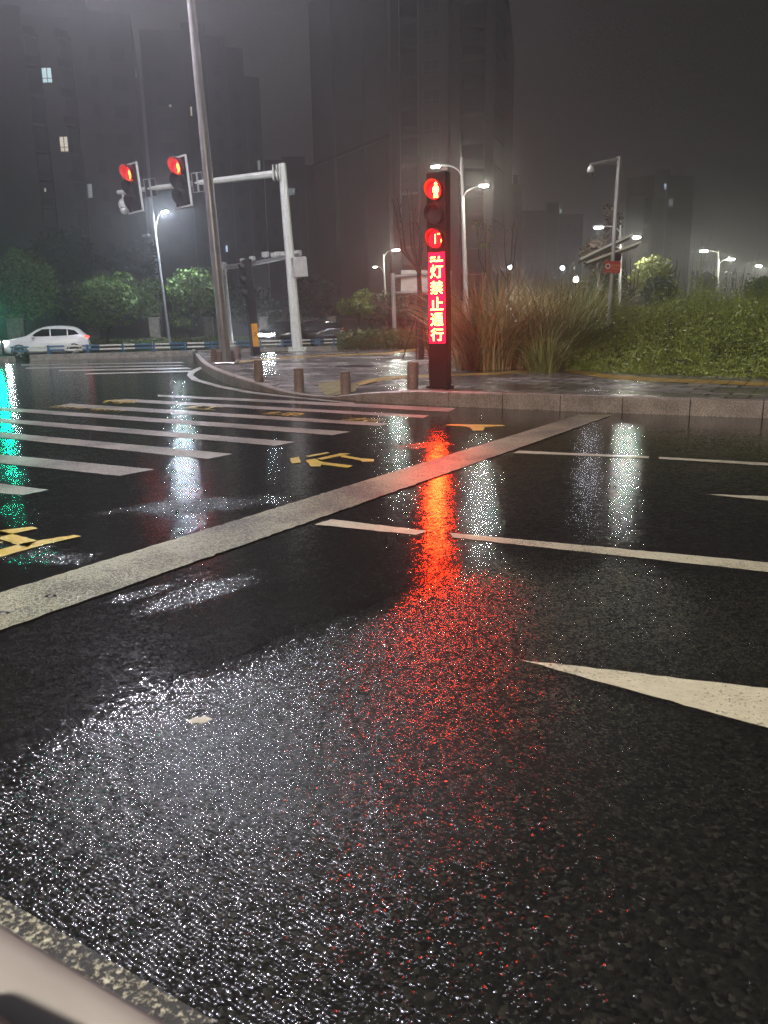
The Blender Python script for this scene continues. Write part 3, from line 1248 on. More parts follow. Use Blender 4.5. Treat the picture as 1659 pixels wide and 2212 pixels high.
RG = 'tall grass clumps beside the red column'
for (px, d, n, h0, h1, sp, mt, lab, sd) in (
        (1050, 20.5, 1100, 1.2, 2.5, .75, 'reed', 'tall dry reddish grass clump next to the red column', 2),
        (1135, 21.0, 1000, 1.1, 2.3, .75, 'reed', 'tall brown grass clump second from the red column', 3),
        (1200, 21.5, 1300, 1.0, 2.2, .95, 'reed_green', 'wide arching green grass clump left of the camera mast', 4),
        (1092, 25.0, 900, 1.2, 2.5, .8, 'reed', 'brown grass clump at the back behind the two front clumps', 5),
        (1180, 18.6, 330, .5, 1.25, .35, 'reed_green', 'small bright green grass tuft in front of the tall clumps', 6),
        (1270, 24.0, 900, .8, 1.7, .9, 'reed_green', 'drooping dim grass clump at the foot of the camera mast', 7)):
    p = XY(px, d)
    p.z = bank_z(p.x, p.y)
    blades('grass_clump', p, int(n * .62), h0 * 1.2, h1 * 1.28, sp, M[mt], lab, 'grass clump', RG, seed=sd)

# weeds over the bank: stuff nobody could count
g = np.random.default_rng(5)
pts, mats_ = [], []
NW = 13000
kk = 0.2 + 0.8 * g.uniform(0, 1, NW)
tt = 13.0 * g.uniform(0, 1, NW) ** 1.25
plants = []
for k_, t_ in zip(kk, tt):
    p = bank_point(k_, t_)
    plants.append((p.x, p.y, p.z))
plants = np.array(plants)
dist_t = tt
def lump(x, y, f, sd):
    q = np.random.default_rng(sd)
    v = 0
    for _ in range(5):
        a_ = q.uniform(0, 2 * np.pi)
        v = v + np.sin((x * np.cos(a_) + y * np.sin(a_)) * f * q.uniform(.6, 1.6) + q.uniform(0, 6))
    return np.clip(.5 + v / 5, 0, 1)


clump = lump(plants[:, 0], plants[:, 1], 1.6, 3) * .6 + lump(plants[:, 0], plants[:, 1], 4.5, 4) * .4
keep = g.uniform(0, 1, NW) < 0.35 + 0.9 * clump
plants, dist_t, clump = plants[keep], dist_t[keep], clump[keep]
NW = len(plants)
hgt = (0.07 + 0.62 * np.clip(dist_t / 2.6, 0, 1) * clump ** 1.5) * g.uniform(0.5, 1.4, NW)
hgt *= 0.45 + 1.15 * lump(plants[:, 0], plants[:, 1], 0.9, 8)
hgt[g.uniform(0, 1, NW) < .06] *= 2.2
LPP = 24
u = g.uniform(0, 1, (NW, LPP))
off = g.normal(size=(NW, LPP, 2)) * (0.05 + 0.13 * (1 - np.abs(u - .4)))[:, :, None]
C = np.zeros((NW, LPP, 3))
C[:, :, 0:2] = plants[:, None, 0:2] + off
C[:, :, 2] = plants[:, None, 2] + u * hgt[:, None]
wl_ = leaf_quads(C.reshape(-1, 3), 0.036 * np.repeat(g.uniform(.5, 1.7, NW), LPP)[:, None], 0.38)
# thin grass stalks among them
ns = 9000
si = g.integers(0, NW, ns)
sb = plants[si] + np.stack([g.normal(0, .12, ns), g.normal(0, .12, ns), np.zeros(ns)], 1)
sv = np.stack([g.normal(0, .22, ns), g.normal(0, .22, ns), np.ones(ns)], 1) * ((hgt[si] + .05) * g.uniform(.9, 2.1, ns))[:, None]
sd_ = np.stack([np.ones(ns), np.zeros(ns), np.zeros(ns)], 1) * 0.006
stalk = np.stack([sb - sd_, sb + sd_, sb + sv + sd_ * .3, sb + sv - sd_ * .3], 1)
wo = quads_mesh('weeds', np.concatenate([wl_, stalk]), M['weed'])
tag(wo, 'tangled green weeds with small pale flowers covering the bank', 'weeds', None, 'stuff')

# hedge
hx = []
for k in range(7000):
    x = rnd.uniform(728, 925)
    d = rnd.uniform(36.5, 39.0)
    p = XY(x, d)
    hx.append((p.x, p.y, SW + rnd.uniform(0, 1) ** 0.7 * (0.85 + 0.12 * math.sin(x * .35) + 0.08 * math.sin(x * .9 + 1))))
ho = quads_mesh('hedge', leaf_quads(np.array(hx), 0.085, 0.35), M['hedge'], at=XY(826, 37.5, SW))
tag(ho, 'low shaggy green hedge bordering the back of the brick pavement', 'hedge')
# verge undergrowth
vx = []
for k in range(5000):
    p = XY(rnd.uniform(-60, 730), rnd.uniform(64.5, 67.5))
    vx.append((p.x, p.y, .1 + rnd.uniform(0, 1) ** 1.5 * .55))
vo_ = quads_mesh('undergrowth', leaf_quads(np.array(vx), 0.11, 0.4), M['leaf_mid'])
tag(vo_, 'low plants growing along the foot of the iron fence', 'undergrowth', None, 'stuff')


# ================================================================== LAMPS AND POLES
def bez(a, b, c, n=7):
    return [a * (1 - t) ** 2 + b * (2 * t * (1 - t)) + c * t ** 2 for t in [i / n for i in range(n + 1)]]


def lamp_head(root, p, away, lit, size=1.0, power=None):
    """flat cobra head at p, long axis along 'away'"""
    away = Vector((away.x, away.y, 0)).normalized()
    ang = math.atan2(away.y, away.x)
    R3 = Matrix.Rotation(ang, 3, 'Z')
    h = MB()
    h.bbox(p + Vector((0, 0, 0.05 * size)), (0.75 * size, 0.34 * size, 0.12 * size), 0.04 * size, R3)
    ho = h.build('lamp_head', M['pole_grey'], root)
    l = MB()
    l.bbox(p + R3 @ Vector((0.06 * size, 0, -0.045 * size)), (0.50 * size, 0.26 * size, 0.07 * size), 0.03 * size, R3)
    lo = l.build('lamp_lens', lit if lit else M['lens_off'], ho)
    lo.parent = ho
    lo.matrix_parent_inverse = Matrix()
    return ho


def street_lamp(label, base, top, arms, rad=0.10, mat=None, group=None, finial=0.0, name='street_lamp'):
    mat = mat or M['pole_grey']
    root = thing(name, label, 'street lamp', base, group)
    p = MB()
    p.tube([base, base.lerp(top, 0.5), top], [rad, rad * 0.78, rad * 0.5], 14)
    p.build('pole', mat, root)
    f = MB()
    f.bbox(base + Vector((0, 0, 0.03)), (rad * 4, rad * 4, 0.05), 0.01)
    f.build('base_plate', mat, root)
    ax = top - base
    for (att, tip, lit, size) in arms:
        s = base + ax * att
        out = tip - s
        flat = Vector((out.x, out.y, 0))
        a = MB()
        mid = Vector((s.x, s.y, tip.z)) + flat * 0.12
        a.tube(bez(s, mid, tip, 9), [rad * 0.34] * 10, 8)
        a.build('arm', mat, root)
        lamp_head(root, tip + flat.normalized() * 0.25 * size, flat, lit, size)
    return root


LG = 'street lamps along the roads'


def lens(name, col, k):
    return emit(name, col, LAMP * k)


# tall lamp post beside the crossing; its heads, out of view above, are assumed from the glow
b0 = G(489, 786, SW)
d0 = b0.y
t0 = P(371, -420, d0)
street_lamp('tallest lamp post, standing among bollards on the pavement corner', b0, t0,
            [(0.955, t0 + Vector((-2.3, -0.5, 0.15)), lens('tall_lamp_lens', (0.85, 0.83, 0.98), 6.0), 1.6), (0.955, t0 + Vector((2.1, 0.5, 0.15)), lens('tall_lamp_lens_dim', (0.9, 0.93, 1.0), 1.0), 1.5)],
            0.175, M['pole_brown'], LG, name='street_lamp')
for o in bpy.data.objects:
    pass
# assumed unseen lamp behind the camera, added to light kerb faces, poles and foreground
street_lamp('assumed lamp post behind the camera, added to light the foreground', Vector((-7.5, -8, 0)), Vector((-7.5, -8, 11)),
            [(0.95, Vector((-4.0, -7.2, 11.0)), lens('assumed_rear_lamp_lens', (1.0, 0.93, 0.80), 11.0), 1.4)], 0.14, M['pole_grey'], LG)


def lamp_px(label, d, zb, bpx, top, arms, rad, group=LG):
    base = XY(bpx, d, zb)
    tp = P(top[0], top[1], d)
    L_ = []
    for (ax, ay, att_y, lit, size, dd) in arms:
        tip = P(ax, ay, d + dd)
        att = (P(top[0], att_y, d).z - zb) / (tp.z - zb)
        L_.append((att, tip, lit, size))
    return street_lamp(label, base, tp, L_, rad, None, group)


lamp_px('twin arm street lamp in front of the fence, upper arm lit blue white', 64, .16, 364, (331, 462), [(352, 458, 512, M['lens_blue'], 1.0, -1.0), (322, 510, 538, None, 1.1, .5)], .13)
lamp_px('twin arm street lamp rising right behind the red column, both heads lit', 38, .25, 1010, (997, 340), [(950, 358, 387, lens('lens_a', (1, .98, .84), 1.0), .72, .6), (1038, 402, 430, lens('lens_b', (1, .98, .80), 1.5), .7, -.8)], .12)
lamp_px('smaller street lamp beside the sign frame with a greenish lit head', 58, .1, 836, (828, 549), [(850, 540, 560, lens('lens_c', (.92, 1, .84), 1.8), .75, -.5), (814, 576, 600, lens('lens_d', (1, .98, .9), .25), .55, .5)], .10)
lamp_px('street lamp half hidden behind the camera mast and solar panels', 36, .9, 1338, (1341, 486), [(1303, 489, 508, lens('lens_e', (.9, .92, 1), .12), .8, .8), (1370, 513, 530, lens('lens_f', (1, .98, .85), 2.2), .55, -.8)], .09)
lamp_px('far twin street lamp at the right, between the dark tree and bare shrub', 66, .4, 1549, (1553, 542), [(1529, 541, 552, lens('lens_g', (1, 1, .84), 1.0), 1.0, .5), (1570, 560, 575, lens('lens_h', (1, 1, .84), 1.0), 1.0, -.5)], .13)
lamp_px('last street lamp at the right edge above the rounded green tree', 86, .4, 1662, (1664, 572), [(1644, 574, 582, lens('lens_i', (1, 1, .86), 2), 1.0, -.5)], .13)


# ------------------------------------------------------------------ pedestrian signal columns
def arc_hood(mb, c, R3, r, length, m=0, full=1.0, th=0.012):
    """open visor: tube around local -Y axis, longer at the top"""
    n = 26
    a0 = -math.pi * 0.5 * full
    vs, fs = [], []
    for i in range(n + 1):
        t = -math.pi * full + 2 * math.pi * full * i / n
        cx, cz = math.sin(t), math.cos(t)
        L_ = length * (0.25 + 0.75 * (0.5 + 0.5 * math.cos(t)) ** 0.8)
        for rr, yy in ((r, 0), (r, -L_), (r + th, -L_), (r + th, 0)):
            vs.append(c + R3 @ Vector((cx * rr, yy, cz * rr)))
    for i in range(n):
        for k in range(4):
            j = (k + 1) % 4
            fs.append((i * 4 + k, i * 4 + 4 + k, i * 4 + 4 + j, i * 4 + j))
    mb.add(vs, fs, m)


def disc(mb, c, R3, r, y=0.0, m=0, n=28):
    mb.add([c + R3 @ Vector((r * math.cos(2 * math.pi * k / n), y, r * math.sin(2 * math.pi * k / n))) for k in range(n)], [tuple(range(n))], m)


def walker(mb, c, R3, s, y, m=0):
    """standing figure symbol made of LEDs"""
    def q(pts):
        mb.add([c + R3 @ Vector((a * s, y, b * s)) for a, b in pts], [tuple(range(len(pts)))], m)
    q([(.10 * math.cos(t), .37 + .10 * math.sin(t)) for t in [2 * math.pi * k / 12 for k in range(12)]])
    q([(-.13, .24), (.13, .24), (.21, .12), (.21, -.12), (.13, -.12), (.13, .10), (-.13, .10), (-.13, -.12), (-.21, -.12), (-.21, .12)])
    q([(-.10, .10), (.10, .10), (.10, -.12), (-.10, -.12)])
    q([(-.12, -.12), (.12, -.12), (.16, -.46), (.05, -.46), (0, -.22), (-.05, -.46), (-.16, -.46)])


def seven(mb, c, R3, w, h, segs, y, m=0):
    b = w * 0.2
    S = {'a': (0, h / 2, w - b, b), 'g': (0, 0, w - b, b), 'd': (0, -h / 2, w - b, b), 'f': (-w / 2, h / 4, b, h / 2 - b), 'b': (w / 2, h / 4, b, h / 2 - b), 'e': (-w / 2, -h / 4, b, h / 2 - b), 'c': (w / 2, -h / 4, b, h / 2 - b)}
    for k in segs:
        cx, cz, ww, hh = S[k]
        mb.add([c + R3 @ Vector((cx + sx_ * ww / 2, y, cz + sz_ * hh / 2)) for sx_, sz_ in ((-1, -1), (1, -1), (1, 1), (-1, 1))], [(0, 1, 2, 3)], m)


def ped_column(label, base, yaw, width, depth, height, led, text, lens_lit, z_lens, panel, red=True, group='pedestrian signal columns', lean=0.0):
    R3 = Matrix.Rotation(lean, 3, 'Y') @ Matrix.Rotation(yaw, 3, 'Z')
    root = thing('pedestrian_signal', label, 'pedestrian signal', base, group)

    def L(x, y, z):
        return base + R3 @ Vector((x, y, z))
    b = MB()
    b.bbox(L(0, 0, height / 2), (width, depth, height), 0.015, R3)
    b.bbox(L(0, 0, 0.02), (width + .08, depth + .08, .04), 0.008, R3)
    # side seams and front rails
    for sx_ in (-1, 1):
        b.box(L(sx_ * (width / 2 - 0.018), -depth / 2 - 0.004, height / 2), (0.02, 0.012, height - .05), R3)
    b.box(L(0, -depth / 2 - 0.001, 0.62 * height / 3.84), (width - .04, 0.006, 0.008), R3)
    b.build('housing', M['dark_metal'], root)
    y0 = -depth / 2
    for i, z in enumerate(z_lens):
        h = MB()
        arc_hood(h, L(0, y0 - 0.002, z), R3, 0.155, 0.20, 0, 0.97)
        disc(h, L(0, 0, z), R3, 0.17, y0 - 0.003, 0)
        hd = h.build('visor', M['visor'] if lens_lit[i] == 'off' else (M['visor_red_glow'] if red else M['visor']), root)
        l = MB()
        disc(l, L(0, 0, z), R3, 0.145, y0 - 0.008, 0)
        lo = l.build('lens', M['lens_dark'] if lens_lit[i] == 'off' else (M['red_lens'] if red else M['green_lens']), hd)
        lo.matrix_parent_inverse = Matrix()
        if lens_lit[i] == 'walk':
            w = MB()
            walker(w, L(0, 0, z), R3, 0.27, y0 - 0.014)
            w.build('figure', led, root)
        if lens_lit[i] == 'count':
            w = MB()
            w.add([L(-0.02 + a * .009, y0 - 0.014, z + b * .078) for a, b in ((-1, -1), (1, -1), (1, 1), (-1, 1))], [(0, 1, 2, 3)])
            w.build('countdown_digit', led, root)
            w = MB()
            seven(w, L(0.055, 0, z), R3, 0.085, 0.16, 'ac', y0 - 0.014)
            w.build('countdown_digit', led, root)
    if panel:
        z0, z1 = panel
        pm = MB()
        pm.bbox(L(0, y0 - 0.004, (z0 + z1) / 2), (width - 0.045, 0.016, z1 - z0), 0.006, R3)
        pm.build('text_panel', M['red_panel'] if red else M['black'], root)
        ux, uy = R3 @ Vector((1, 0, 0)), R3 @ Vector((0, 0, 1))
        for (ch, z, cut) in text:
            t = MB()
            text_fit(t, ch, L(0, y0 - 0.0155, z), ux, uy, 0.25, 0.225, 0, 0.014)
            if cut:
                keep = [i for i, f in enumerate(t.f)]
                import bmesh
                bm = bmesh.new()
                vv = [bm.verts.new(v) for v in t.v]
                for f in t.f:
                    try:
                        bm.faces.new([vv[i] for i in f])
                    except ValueError:
                        pass
                bmesh.ops.bisect_plane(bm, geom=bm.verts[:] + bm.edges[:] + bm.faces[:], plane_co=L(0, 0, z - 0.020), plane_no=uy, clear_outer=True)
                me = bpy.data.meshes.new('character')
                bm.to_mesh(me)
                bm.free()
                link('character', me, led, root)
            else:
                t.build('character', led, root)
    return root, L, R3


M['visor'] = simple('visor_black', (0.03, 0.028, 0.03), 0.35, 0, 0.2, 5)
M['visor_red_glow'] = simple('visor_glow_tint', (0.11, 0.012, 0.016), 0.45, 0, 0.2, 5)  # red light of the lit lens put into the visor colour
colb = G(951, 838, SW)
CD = colb.y


def cz(y):
    return P(951, y, CD).z - SW


ped_column('tall red lit signal column with glowing red figure and characters on the kerb', colb, math.radians(-30), .37, .19, cz(372), M['red_led'],
           [('红', cz(552), True), ('灯', cz(587), False), ('禁', cz(621.5), False), ('止', cz(656), False), ('通', cz(690), False), ('行', cz(722), False)],
           ['walk', 'off', 'count'], [cz(412), cz(464), cz(517)], (cz(741), cz(546)), True, lean=math.radians(-0.5))
pb = G(553, 768, SW)
_, L2, R2 = ped_column('dark unlit looking signal column with an orange button panel on its side', pb, math.radians(-66), .36, .30, P(540, 560, pb.y).z - SW, M['red_led'], [], ['off', 'off', 'off'],
                       [P(540, y_, pb.y).z - SW for y_ in (578, 606, 634)], None, False, lean=math.radians(-2.6))
root2 = _
op = MB()
op.bbox(L2(.184, .0, P(552, 724, pb.y).z - SW), (.03, .25, 47 * pb.y / F), .008, R2)
M['orange'] = simple('orange_panel', (0.62, 0.27, 0.03), 0.4, 0, 0.1, 4)
opo = op.build('button_panel', M['orange'], root2)
sy = MB()
zc = P(552, 722, pb.y).z - SW
for pts in ([(-.035, .02), (.035, .02), (0, .10)], [(-.05, -.03), (.04, -.03), (.05, .03), (.065, .03), (.05, -.055), (-.05, -.055)], [(-.045, -.075), (-.005, -.075), (-.005, -.09), (-.045, -.09)]):
    sy.add([L2(.2005, a, zc + b) for a, b in pts], [tuple(range(len(pts)))])
so = sy.build('symbol', M['black'], opo)
so.matrix_parent_inverse = Matrix()
gb = G(-5, 770, .2)
ped_column('dark signal column with green lit characters cut by the left edge', gb, math.radians(18), .36, .20, 3.85, M['green_led'],
           [('绿', 2.28, False), ('灯', 2.0, False), ('通', 1.72, False), ('行', 1.44, False)], ['off', 'off', 'walk'], [3.5, 3.06, 2.62], (1.25, 2.45), False)
cb = MB()
cb.bbox(G(-2, 783, 0) + Vector((-.15, .45, .11)), (1.05, .8, .26), .02)
tag(cb.build('concrete_base', M['concrete'], None, G(-2, 783, 0)), 'low pale concrete plinth under the green signal at the left edge', 'plinth')

# ------------------------------------------------------------------ bollards
BG = 'granite bollards along the pavement corner'
bprof = [(.105, -.05), (.105, .40), (.097, .405), (.097, .418), (.105, .423), (.105, .45), (.10, .462), (0.06, .468)]
BL = [(646.5, 845, 'second granite bollard from the tall lamp post along the kerb', 1.0), (560, 823, 'granite bollard between the tall lamp post and the dropped kerb', 1.0),
      (747, 851.5, 'granite bollard standing on the yellow blister paving', .94), (891, 840, 'granite bollard with a red lit side beside the red column', 1.04),
      (463.5, 786, 'outermost granite bollard left of the tall lamp post', 1.0), (476, 786.5, 'granite bollard almost touching the left of the tall lamp post', .84),
      (501, 785, 'granite bollard half hidden right behind the tall lamp post', .84), (515, 774.5, 'paler granite bollard farther back right of the tall lamp post', .98)]
b0m = MB()
k = 1.0
b0m.lathe((0, 0, 0), bprof, 26)
first = None
for i, (x, y, lab, sc) in enumerate(BL):
    p = on_plaza(x, y)
    if first is None:
        o = first = b0m.build('bollard', M['granite_red'], None, (0, 0, 0))
    else:
        o = first.copy()
        COL.objects.link(o)
    o.location = p
    o.rotation_euler = (math.radians(rnd.uniform(-1, 1)), math.radians(rnd.uniform(-1.5, .5)), rnd.uniform(0, 6))
    o.scale = (1, 1, sc * 1.02)
    tag(o, lab, 'bollard', BG)


# ------------------------------------------------------------------ traffic signal gantry (pale pole)
def dome_camera(p, parent, s=1.0, name='dome_camera'):
    c = MB()
    c.lathe(p, [(.03 * s, .22 * s), (.03 * s, .14 * s), (.09 * s, .10 * s), (.13 * s, 0), (.12 * s, -.08 * s), (.06 * s, -.09 * s)], 14)
    o = c.build(name, M['white_metal'], parent)
    g_ = MB()
    g_.lathe(p, [(.10 * s, -.09 * s), (.105 * s, -.15 * s), (.07 * s, -.21 * s), (.02 * s, -.23 * s)], 12)
    q = g_.build('dome', M['lens_dark'] if s < 2 else M['white_metal'], o)
    q.matrix_parent_inverse = Matrix()
    return o


gb_ = G(643, 759, SW)
gd = gb_.y
gt = P(609, 354, gd)
gr = thing('signal_gantry', 'pale cantilever pole carrying two red traffic lights and a camera', 'signal gantry', gb_)
m = MB()
m.tube([gb_, gb_.lerp(gt, .5), gt], [.24, .21, .175], 8, smooth=False)
m.build('pole', M['pole_white'], gr)
m = MB()
m.bbox(gb_ + Vector((0, 0, .04)), (.8, .8, .07), .015)
for a in range(8):
    t = a * math.pi / 4
    m.tube([gb_ + Vector((.36 * math.cos(t), .36 * math.sin(t), .0)), gb_ + Vector((.36 * math.cos(t), .36 * math.sin(t), .2))], .05, 6)
m.build('base_plate', M['pole_white'], gr)
AE = gd * 1.10


def arm_pt(px):
    """point of the arm seen in column px"""
    t = (605 - px) / (605 - 255)
    d = gd + (AE - gd) * t
    y = 374 + (416 - 374) * t
    return P(px, y, d)


m = MB()
m.tube([arm_pt(606), arm_pt(430), arm_pt(255)], [.16, .13, .10], 8, smooth=False)
m.build('arm', M['pole_white'], gr)
m = MB()
for dx in (-.16, .0, .12):
    m.bbox(arm_pt(604) + Vector((dx - .1, 0, 0)), (.05, .55, .62), .01)
m.build('flange', M['pole_white'], gr)


def signal_head(px0, px1, y0, y1, lit_off, label):
    pc = (px0 + px1) / 2
    d = arm_pt(pc).y - 0.45
    H = (y1 - y0) * d / F
    Wd = H * 0.50
    c = P(pc, (y0 + y1) / 2, d)
    yaw = math.radians(-36)
    R3 = Matrix.Rotation(math.radians(-3.5), 3, 'Y') @ Matrix.Rotation(yaw, 3, 'Z')

    def L(x, y, z):
        return c + R3 @ Vector((x, y, z))
    h = MB()
    h.bbox(c, (Wd, .10, H), .02, R3)
    ho = h.build('signal_head', M['black'], gr)
    ho['label'] = label
    fr = MB()
    e = .035
    for (x, z, sx_, sz_) in ((0, H / 2, Wd + 2 * e, e * 2), (0, -H / 2, Wd + 2 * e, e * 2), (Wd / 2, 0, e * 2, H - 2.2 * e), (-Wd / 2, 0, e * 2, H - 2.2 * e)):
        fr.box(L(x, -.03, z), (sx_, .08, sz_), R3)
    fo = fr.build('white_border', M['white_metal'], ho)
    fo.matrix_parent_inverse = Matrix()
    r = Wd * .33
    for i in range(3):
        z = H * (0.32 - 0.32 * i)
        v = MB()
        arc_hood(v, L(0, -.05, z), R3, r, r * 1.25, 0, .85)
        vo_ = v.build('visor', M['visor_red_glow'] if i == 0 else M['black'], ho)
        vo_.matrix_parent_inverse = Matrix()
        l = MB()
        disc(l, L(0, -.055, z), R3, r * .96, 0)
        if i == 0:
            lo = l.build('red_lens', M['red_lens'], ho)
            fg = MB()
            walker(fg, L(0, -.062, z), R3, r * 1.75, 0)
            fo_ = fg.build('red_figure', M['red_lens_hot'], ho)
            fo_.matrix_parent_inverse = Matrix()
        else:
            lo = l.build('dark_lens', M['lens_dark'], ho)
        lo.matrix_parent_inverse = Matrix()
    br_ = MB()
    br_.tube([L(0, .05, -.25), arm_pt(pc) + Vector((0, 0, -.1))], .04, 6)
    br_.tube([L(Wd * .5, .05, -.05), arm_pt(pc + 10)], .035, 6)
    bo = br_.build('bracket', M['pole_white'], ho)
    bo.matrix_parent_inverse = Matrix()


M['red_lens_hot'] = emit('red_traffic_lens', (1.0, 0.05, 0.008), 36)
signal_head(266, 310, 362, 452, 0, 'left red traffic light with white border')
signal_head(372, 412, 347, 440, 0, 'right red traffic light with white border')
for (x0, x1, y0, y1) in ((312, 339, 388, 424), (415, 440, 375, 413)):
    pc, yc = (x0 + x1) / 2, (y0 + y1) / 2
    d = arm_pt(pc).y - .1
    c = P(pc, yc, d)
    w, h = (x1 - x0) * d / F, (y1 - y0) * d / F
    R3 = Matrix.Rotation(math.radians(-4), 3, 'Y') @ Matrix.Rotation(math.radians(-14), 3, 'Z')
    m = MB()
    m.bbox(c, (w, .03, h), .008, R3)
    o = m.build('sign_plate', M['dark_metal'], gr)
    m = MB()
    m.box(c + R3 @ Vector((0, -.03, 0)), (.09, .03, h * .98), R3)
    for s_ in (-1, 1):
        m.box(c + R3 @ Vector((0, -.022, s_ * (h / 2 - .02))), (w, .012, .04), R3)
        m.box(c + R3 @ Vector((s_ * (w / 2 - .02), -.022, 0)), (.03, .012, h * .9), R3)
    q = m.build('stiffener', M['pole_grey'], o)
    q.matrix_parent_inverse = Matrix()
c = arm_pt(264)
dome_camera(c + Vector((0.02, 0, -.55)), gr, 2.0)
m = MB()
m.bbox(P(647, 577, gd - .25), (.62, .34, .86), .02, Matrix.Rotation(math.radians(25), 3, 'Z') @ Matrix.Rotation(math.radians(-4.5), 3, 'Y'))
m.build('cabinet', M['sign_back'], gr)
m = MB()
for y in (563, 588):
    pt = P(633.5 if y == 588 else 631.5, y, gd)
    m.lathe(pt, [(.215, -.03), (.215, .03)], 12)
m.build('clamp', M['pole_grey'], gr)

# ------------------------------------------------------------------ camera gantry behind
hb_ = XY(497, 46, .1)
ht = P(482, 569, 46)
hg = thing('camera_gantry', 'thin dark gantry with a row of cameras behind the dark signal column', 'camera gantry', hb_)
m = MB()
m.tube([hb_, ht], [.17, .13], 8, smooth=False)
m.build('pole', M['pole_grey'], hg)
m = MB()
hp = [P(483, 578, 46), P(560, 567, 44.5), P(645, 551, 43)]
m.tube(hp, [.13, .11, .09], 8)
m.build('arm', M['pole_grey'], hg)
m = MB()
m.bbox(P(484, 577, 46), (.2, .5, .55), .02)
m.build('flange', M['pole_grey'], hg)
for (x, y, s_) in ((524, 562, 1), (545, 558, 1.2), (573, 550, 1.5), (592, 551, 1.3), (600, 549, 1.3), (612, 548, 1.2), (643, 547, 1.6)):
    p = P(x, y, 44.3)
    m = MB()
    m.bbox(p, (.26 * s_, .22, .18 * s_), .03, Matrix.Rotation(math.radians(-35), 3, 'Z'))
    m.tube([p, P(x, y + 8, 44.5)], .035, 6)
    m.build('camera', M['white_metal'], hg)

# ------------------------------------------------------------------ camera mast with solar panels and red notice (right)
md = 22.0
mb_ = P(1314, 700, md)
mt = P(1338, 338, md)
mr = thing('camera_mast', 'slim camera mast with two slanted solar panels and a red notice', 'camera mast', mb_)
m = MB()
m.tube([mb_ - Vector((0, 0, .5)), mb_.lerp(mt, .5), mt], [.062, .055, .05], 10)
m.build('pole', M['pole_grey'], mr)
m = MB()
m.tube([P(1337, 343, md), P(1275, 356, md - .3)], .035, 8)
m.tube([P(1336, 357, md), P(1308, 351, md - .12)], .014, 6)
m.build('arm', M['pole_grey'], mr)
dome_camera(P(1276, 367, md - .3), mr, .72)
for (a, b_) in (((1253.5, 561), (1367, 507)), ((1268, 568), (1384, 524))):
    A, B_ = P(a[0], a[1] - 1, md - .05), P(b_[0], b_[1] - 1, md + .05)
    ax = (B_ - A).normalized()
    back = Vector((0, 1, 0))
    up = ax.cross(back).normalized()
    if up.z < 0:
        up = -up
    tilt = (back * .97 - up * .22).normalized()
    nrm = ax.cross(tilt).normalized()
    R3 = Matrix((ax, tilt, nrm)).transposed()
    Lp = (B_ - A).length
    m = MB()
    m.bbox((A + B_) / 2 + tilt * .22, (Lp, .43, .025), .006, R3)
    po = m.build('solar_panel', M['panel'] if 'panel' in M else M.setdefault('panel', simple('solar_cells', (.012, .011, .013), .4, 0, .3, 9)), mr)
    m = MB()
    m.bbox((A + B_) / 2 - tilt * .012, (Lp + .01, .03, .055), .005, R3)
    fo = m.build('front_frame', M['white_metal'], po)
    fo.matrix_parent_inverse = Matrix()
m = MB()
for (x, y) in ((1322, 542), (1326, 530)):
    m.tube([P(x - 12, y + 2, md), P(x + 14, y - 4, md + .1)], .025, 6)
m.bbox(P(1332, 556, md + .1), (.22, .16, .2), .02)
m.build('bracket', M['dark_metal'], mr)
# red notice
nd = md - .12
q0, q1 = P(1307, 590, nd), P(1340, 565, nd)
nc = P(1323.2, 576.8, nd)
nw, nh = 33.5 * nd / F, 23.5 * nd / F
RN = Matrix.Rotation(math.radians(3.0), 3, 'Y')
m = MB()
m.bbox(nc, (nw, .02, nh), .004, RN)
M['notice_red'] = simple('notice_red', (.50, .035, .03), .4, 0, .1, 5)
M['notice_yellow'] = simple('notice_yellow', (.75, .35, .10), .5, 0, .1, 5)
no = m.build('red_notice', M['notice_red'], mr)
m = MB()
ux, uy = RN @ Vector((1, 0, 0)), RN @ Vector((0, 0, 1))
text_fit(m, '保护森林', nc + ux * nw * .17 + uy * nh * .14 - Vector((0, .0125, 0)), ux, uy, nw * .58, nh * .2)
text_fit(m, '严禁山火', nc + ux * nw * .17 - uy * nh * .13 - Vector((0, .0125, 0)), ux, uy, nw * .58, nh * .2)
text_fit(m, '森林防火 人人有责', nc + ux * nw * .02 - uy * nh * .40 - Vector((0, .0125, 0)), ux, uy, nw * .7, nh * .09)
o = m.build('lettering', M['notice_yellow'], no)
o.matrix_parent_inverse = Matrix()
m = MB()
ec = nc - ux * nw * .30 + uy * nh * .05 - Vector((0, .0125, 0))
n_ = 20
for k in range(n_):
    t0_, t1_ = 2 * math.pi * k / n_, 2 * math.pi * (k + 1) / n_
    m.add([ec + (ux * math.cos(t) + uy * math.sin(t)) * r for t, r in ((t0_, nh * .23), (t1_, nh * .23), (t1_, nh * .15), (t0_, nh * .15))], [(0, 1, 2, 3)])
m.add([ec + ux * a * nh + uy * b * nh for a, b in ((-.05, -.1), (.05, -.1), (.05, 0), (-.05, 0))], [(0, 1, 2, 3)])
o = m.build('emblem', M['white_metal'], no)
o.matrix_parent_inverse = Matrix()
m = MB()
m.add([ec + ux * a * nh + uy * b * nh - Vector((0, .002, 0)) for a, b in ((-.09, -.08), (-.045, -.02), (-.045, -.06), (.045, -.06), (.045, -.02), (.09, -.08), (.06, .05), (0, .13), (-.07, .04))], [tuple(range(9))])
o = m.build('flame_mark', M['black'], no)
o.matrix_parent_inverse = Matrix()

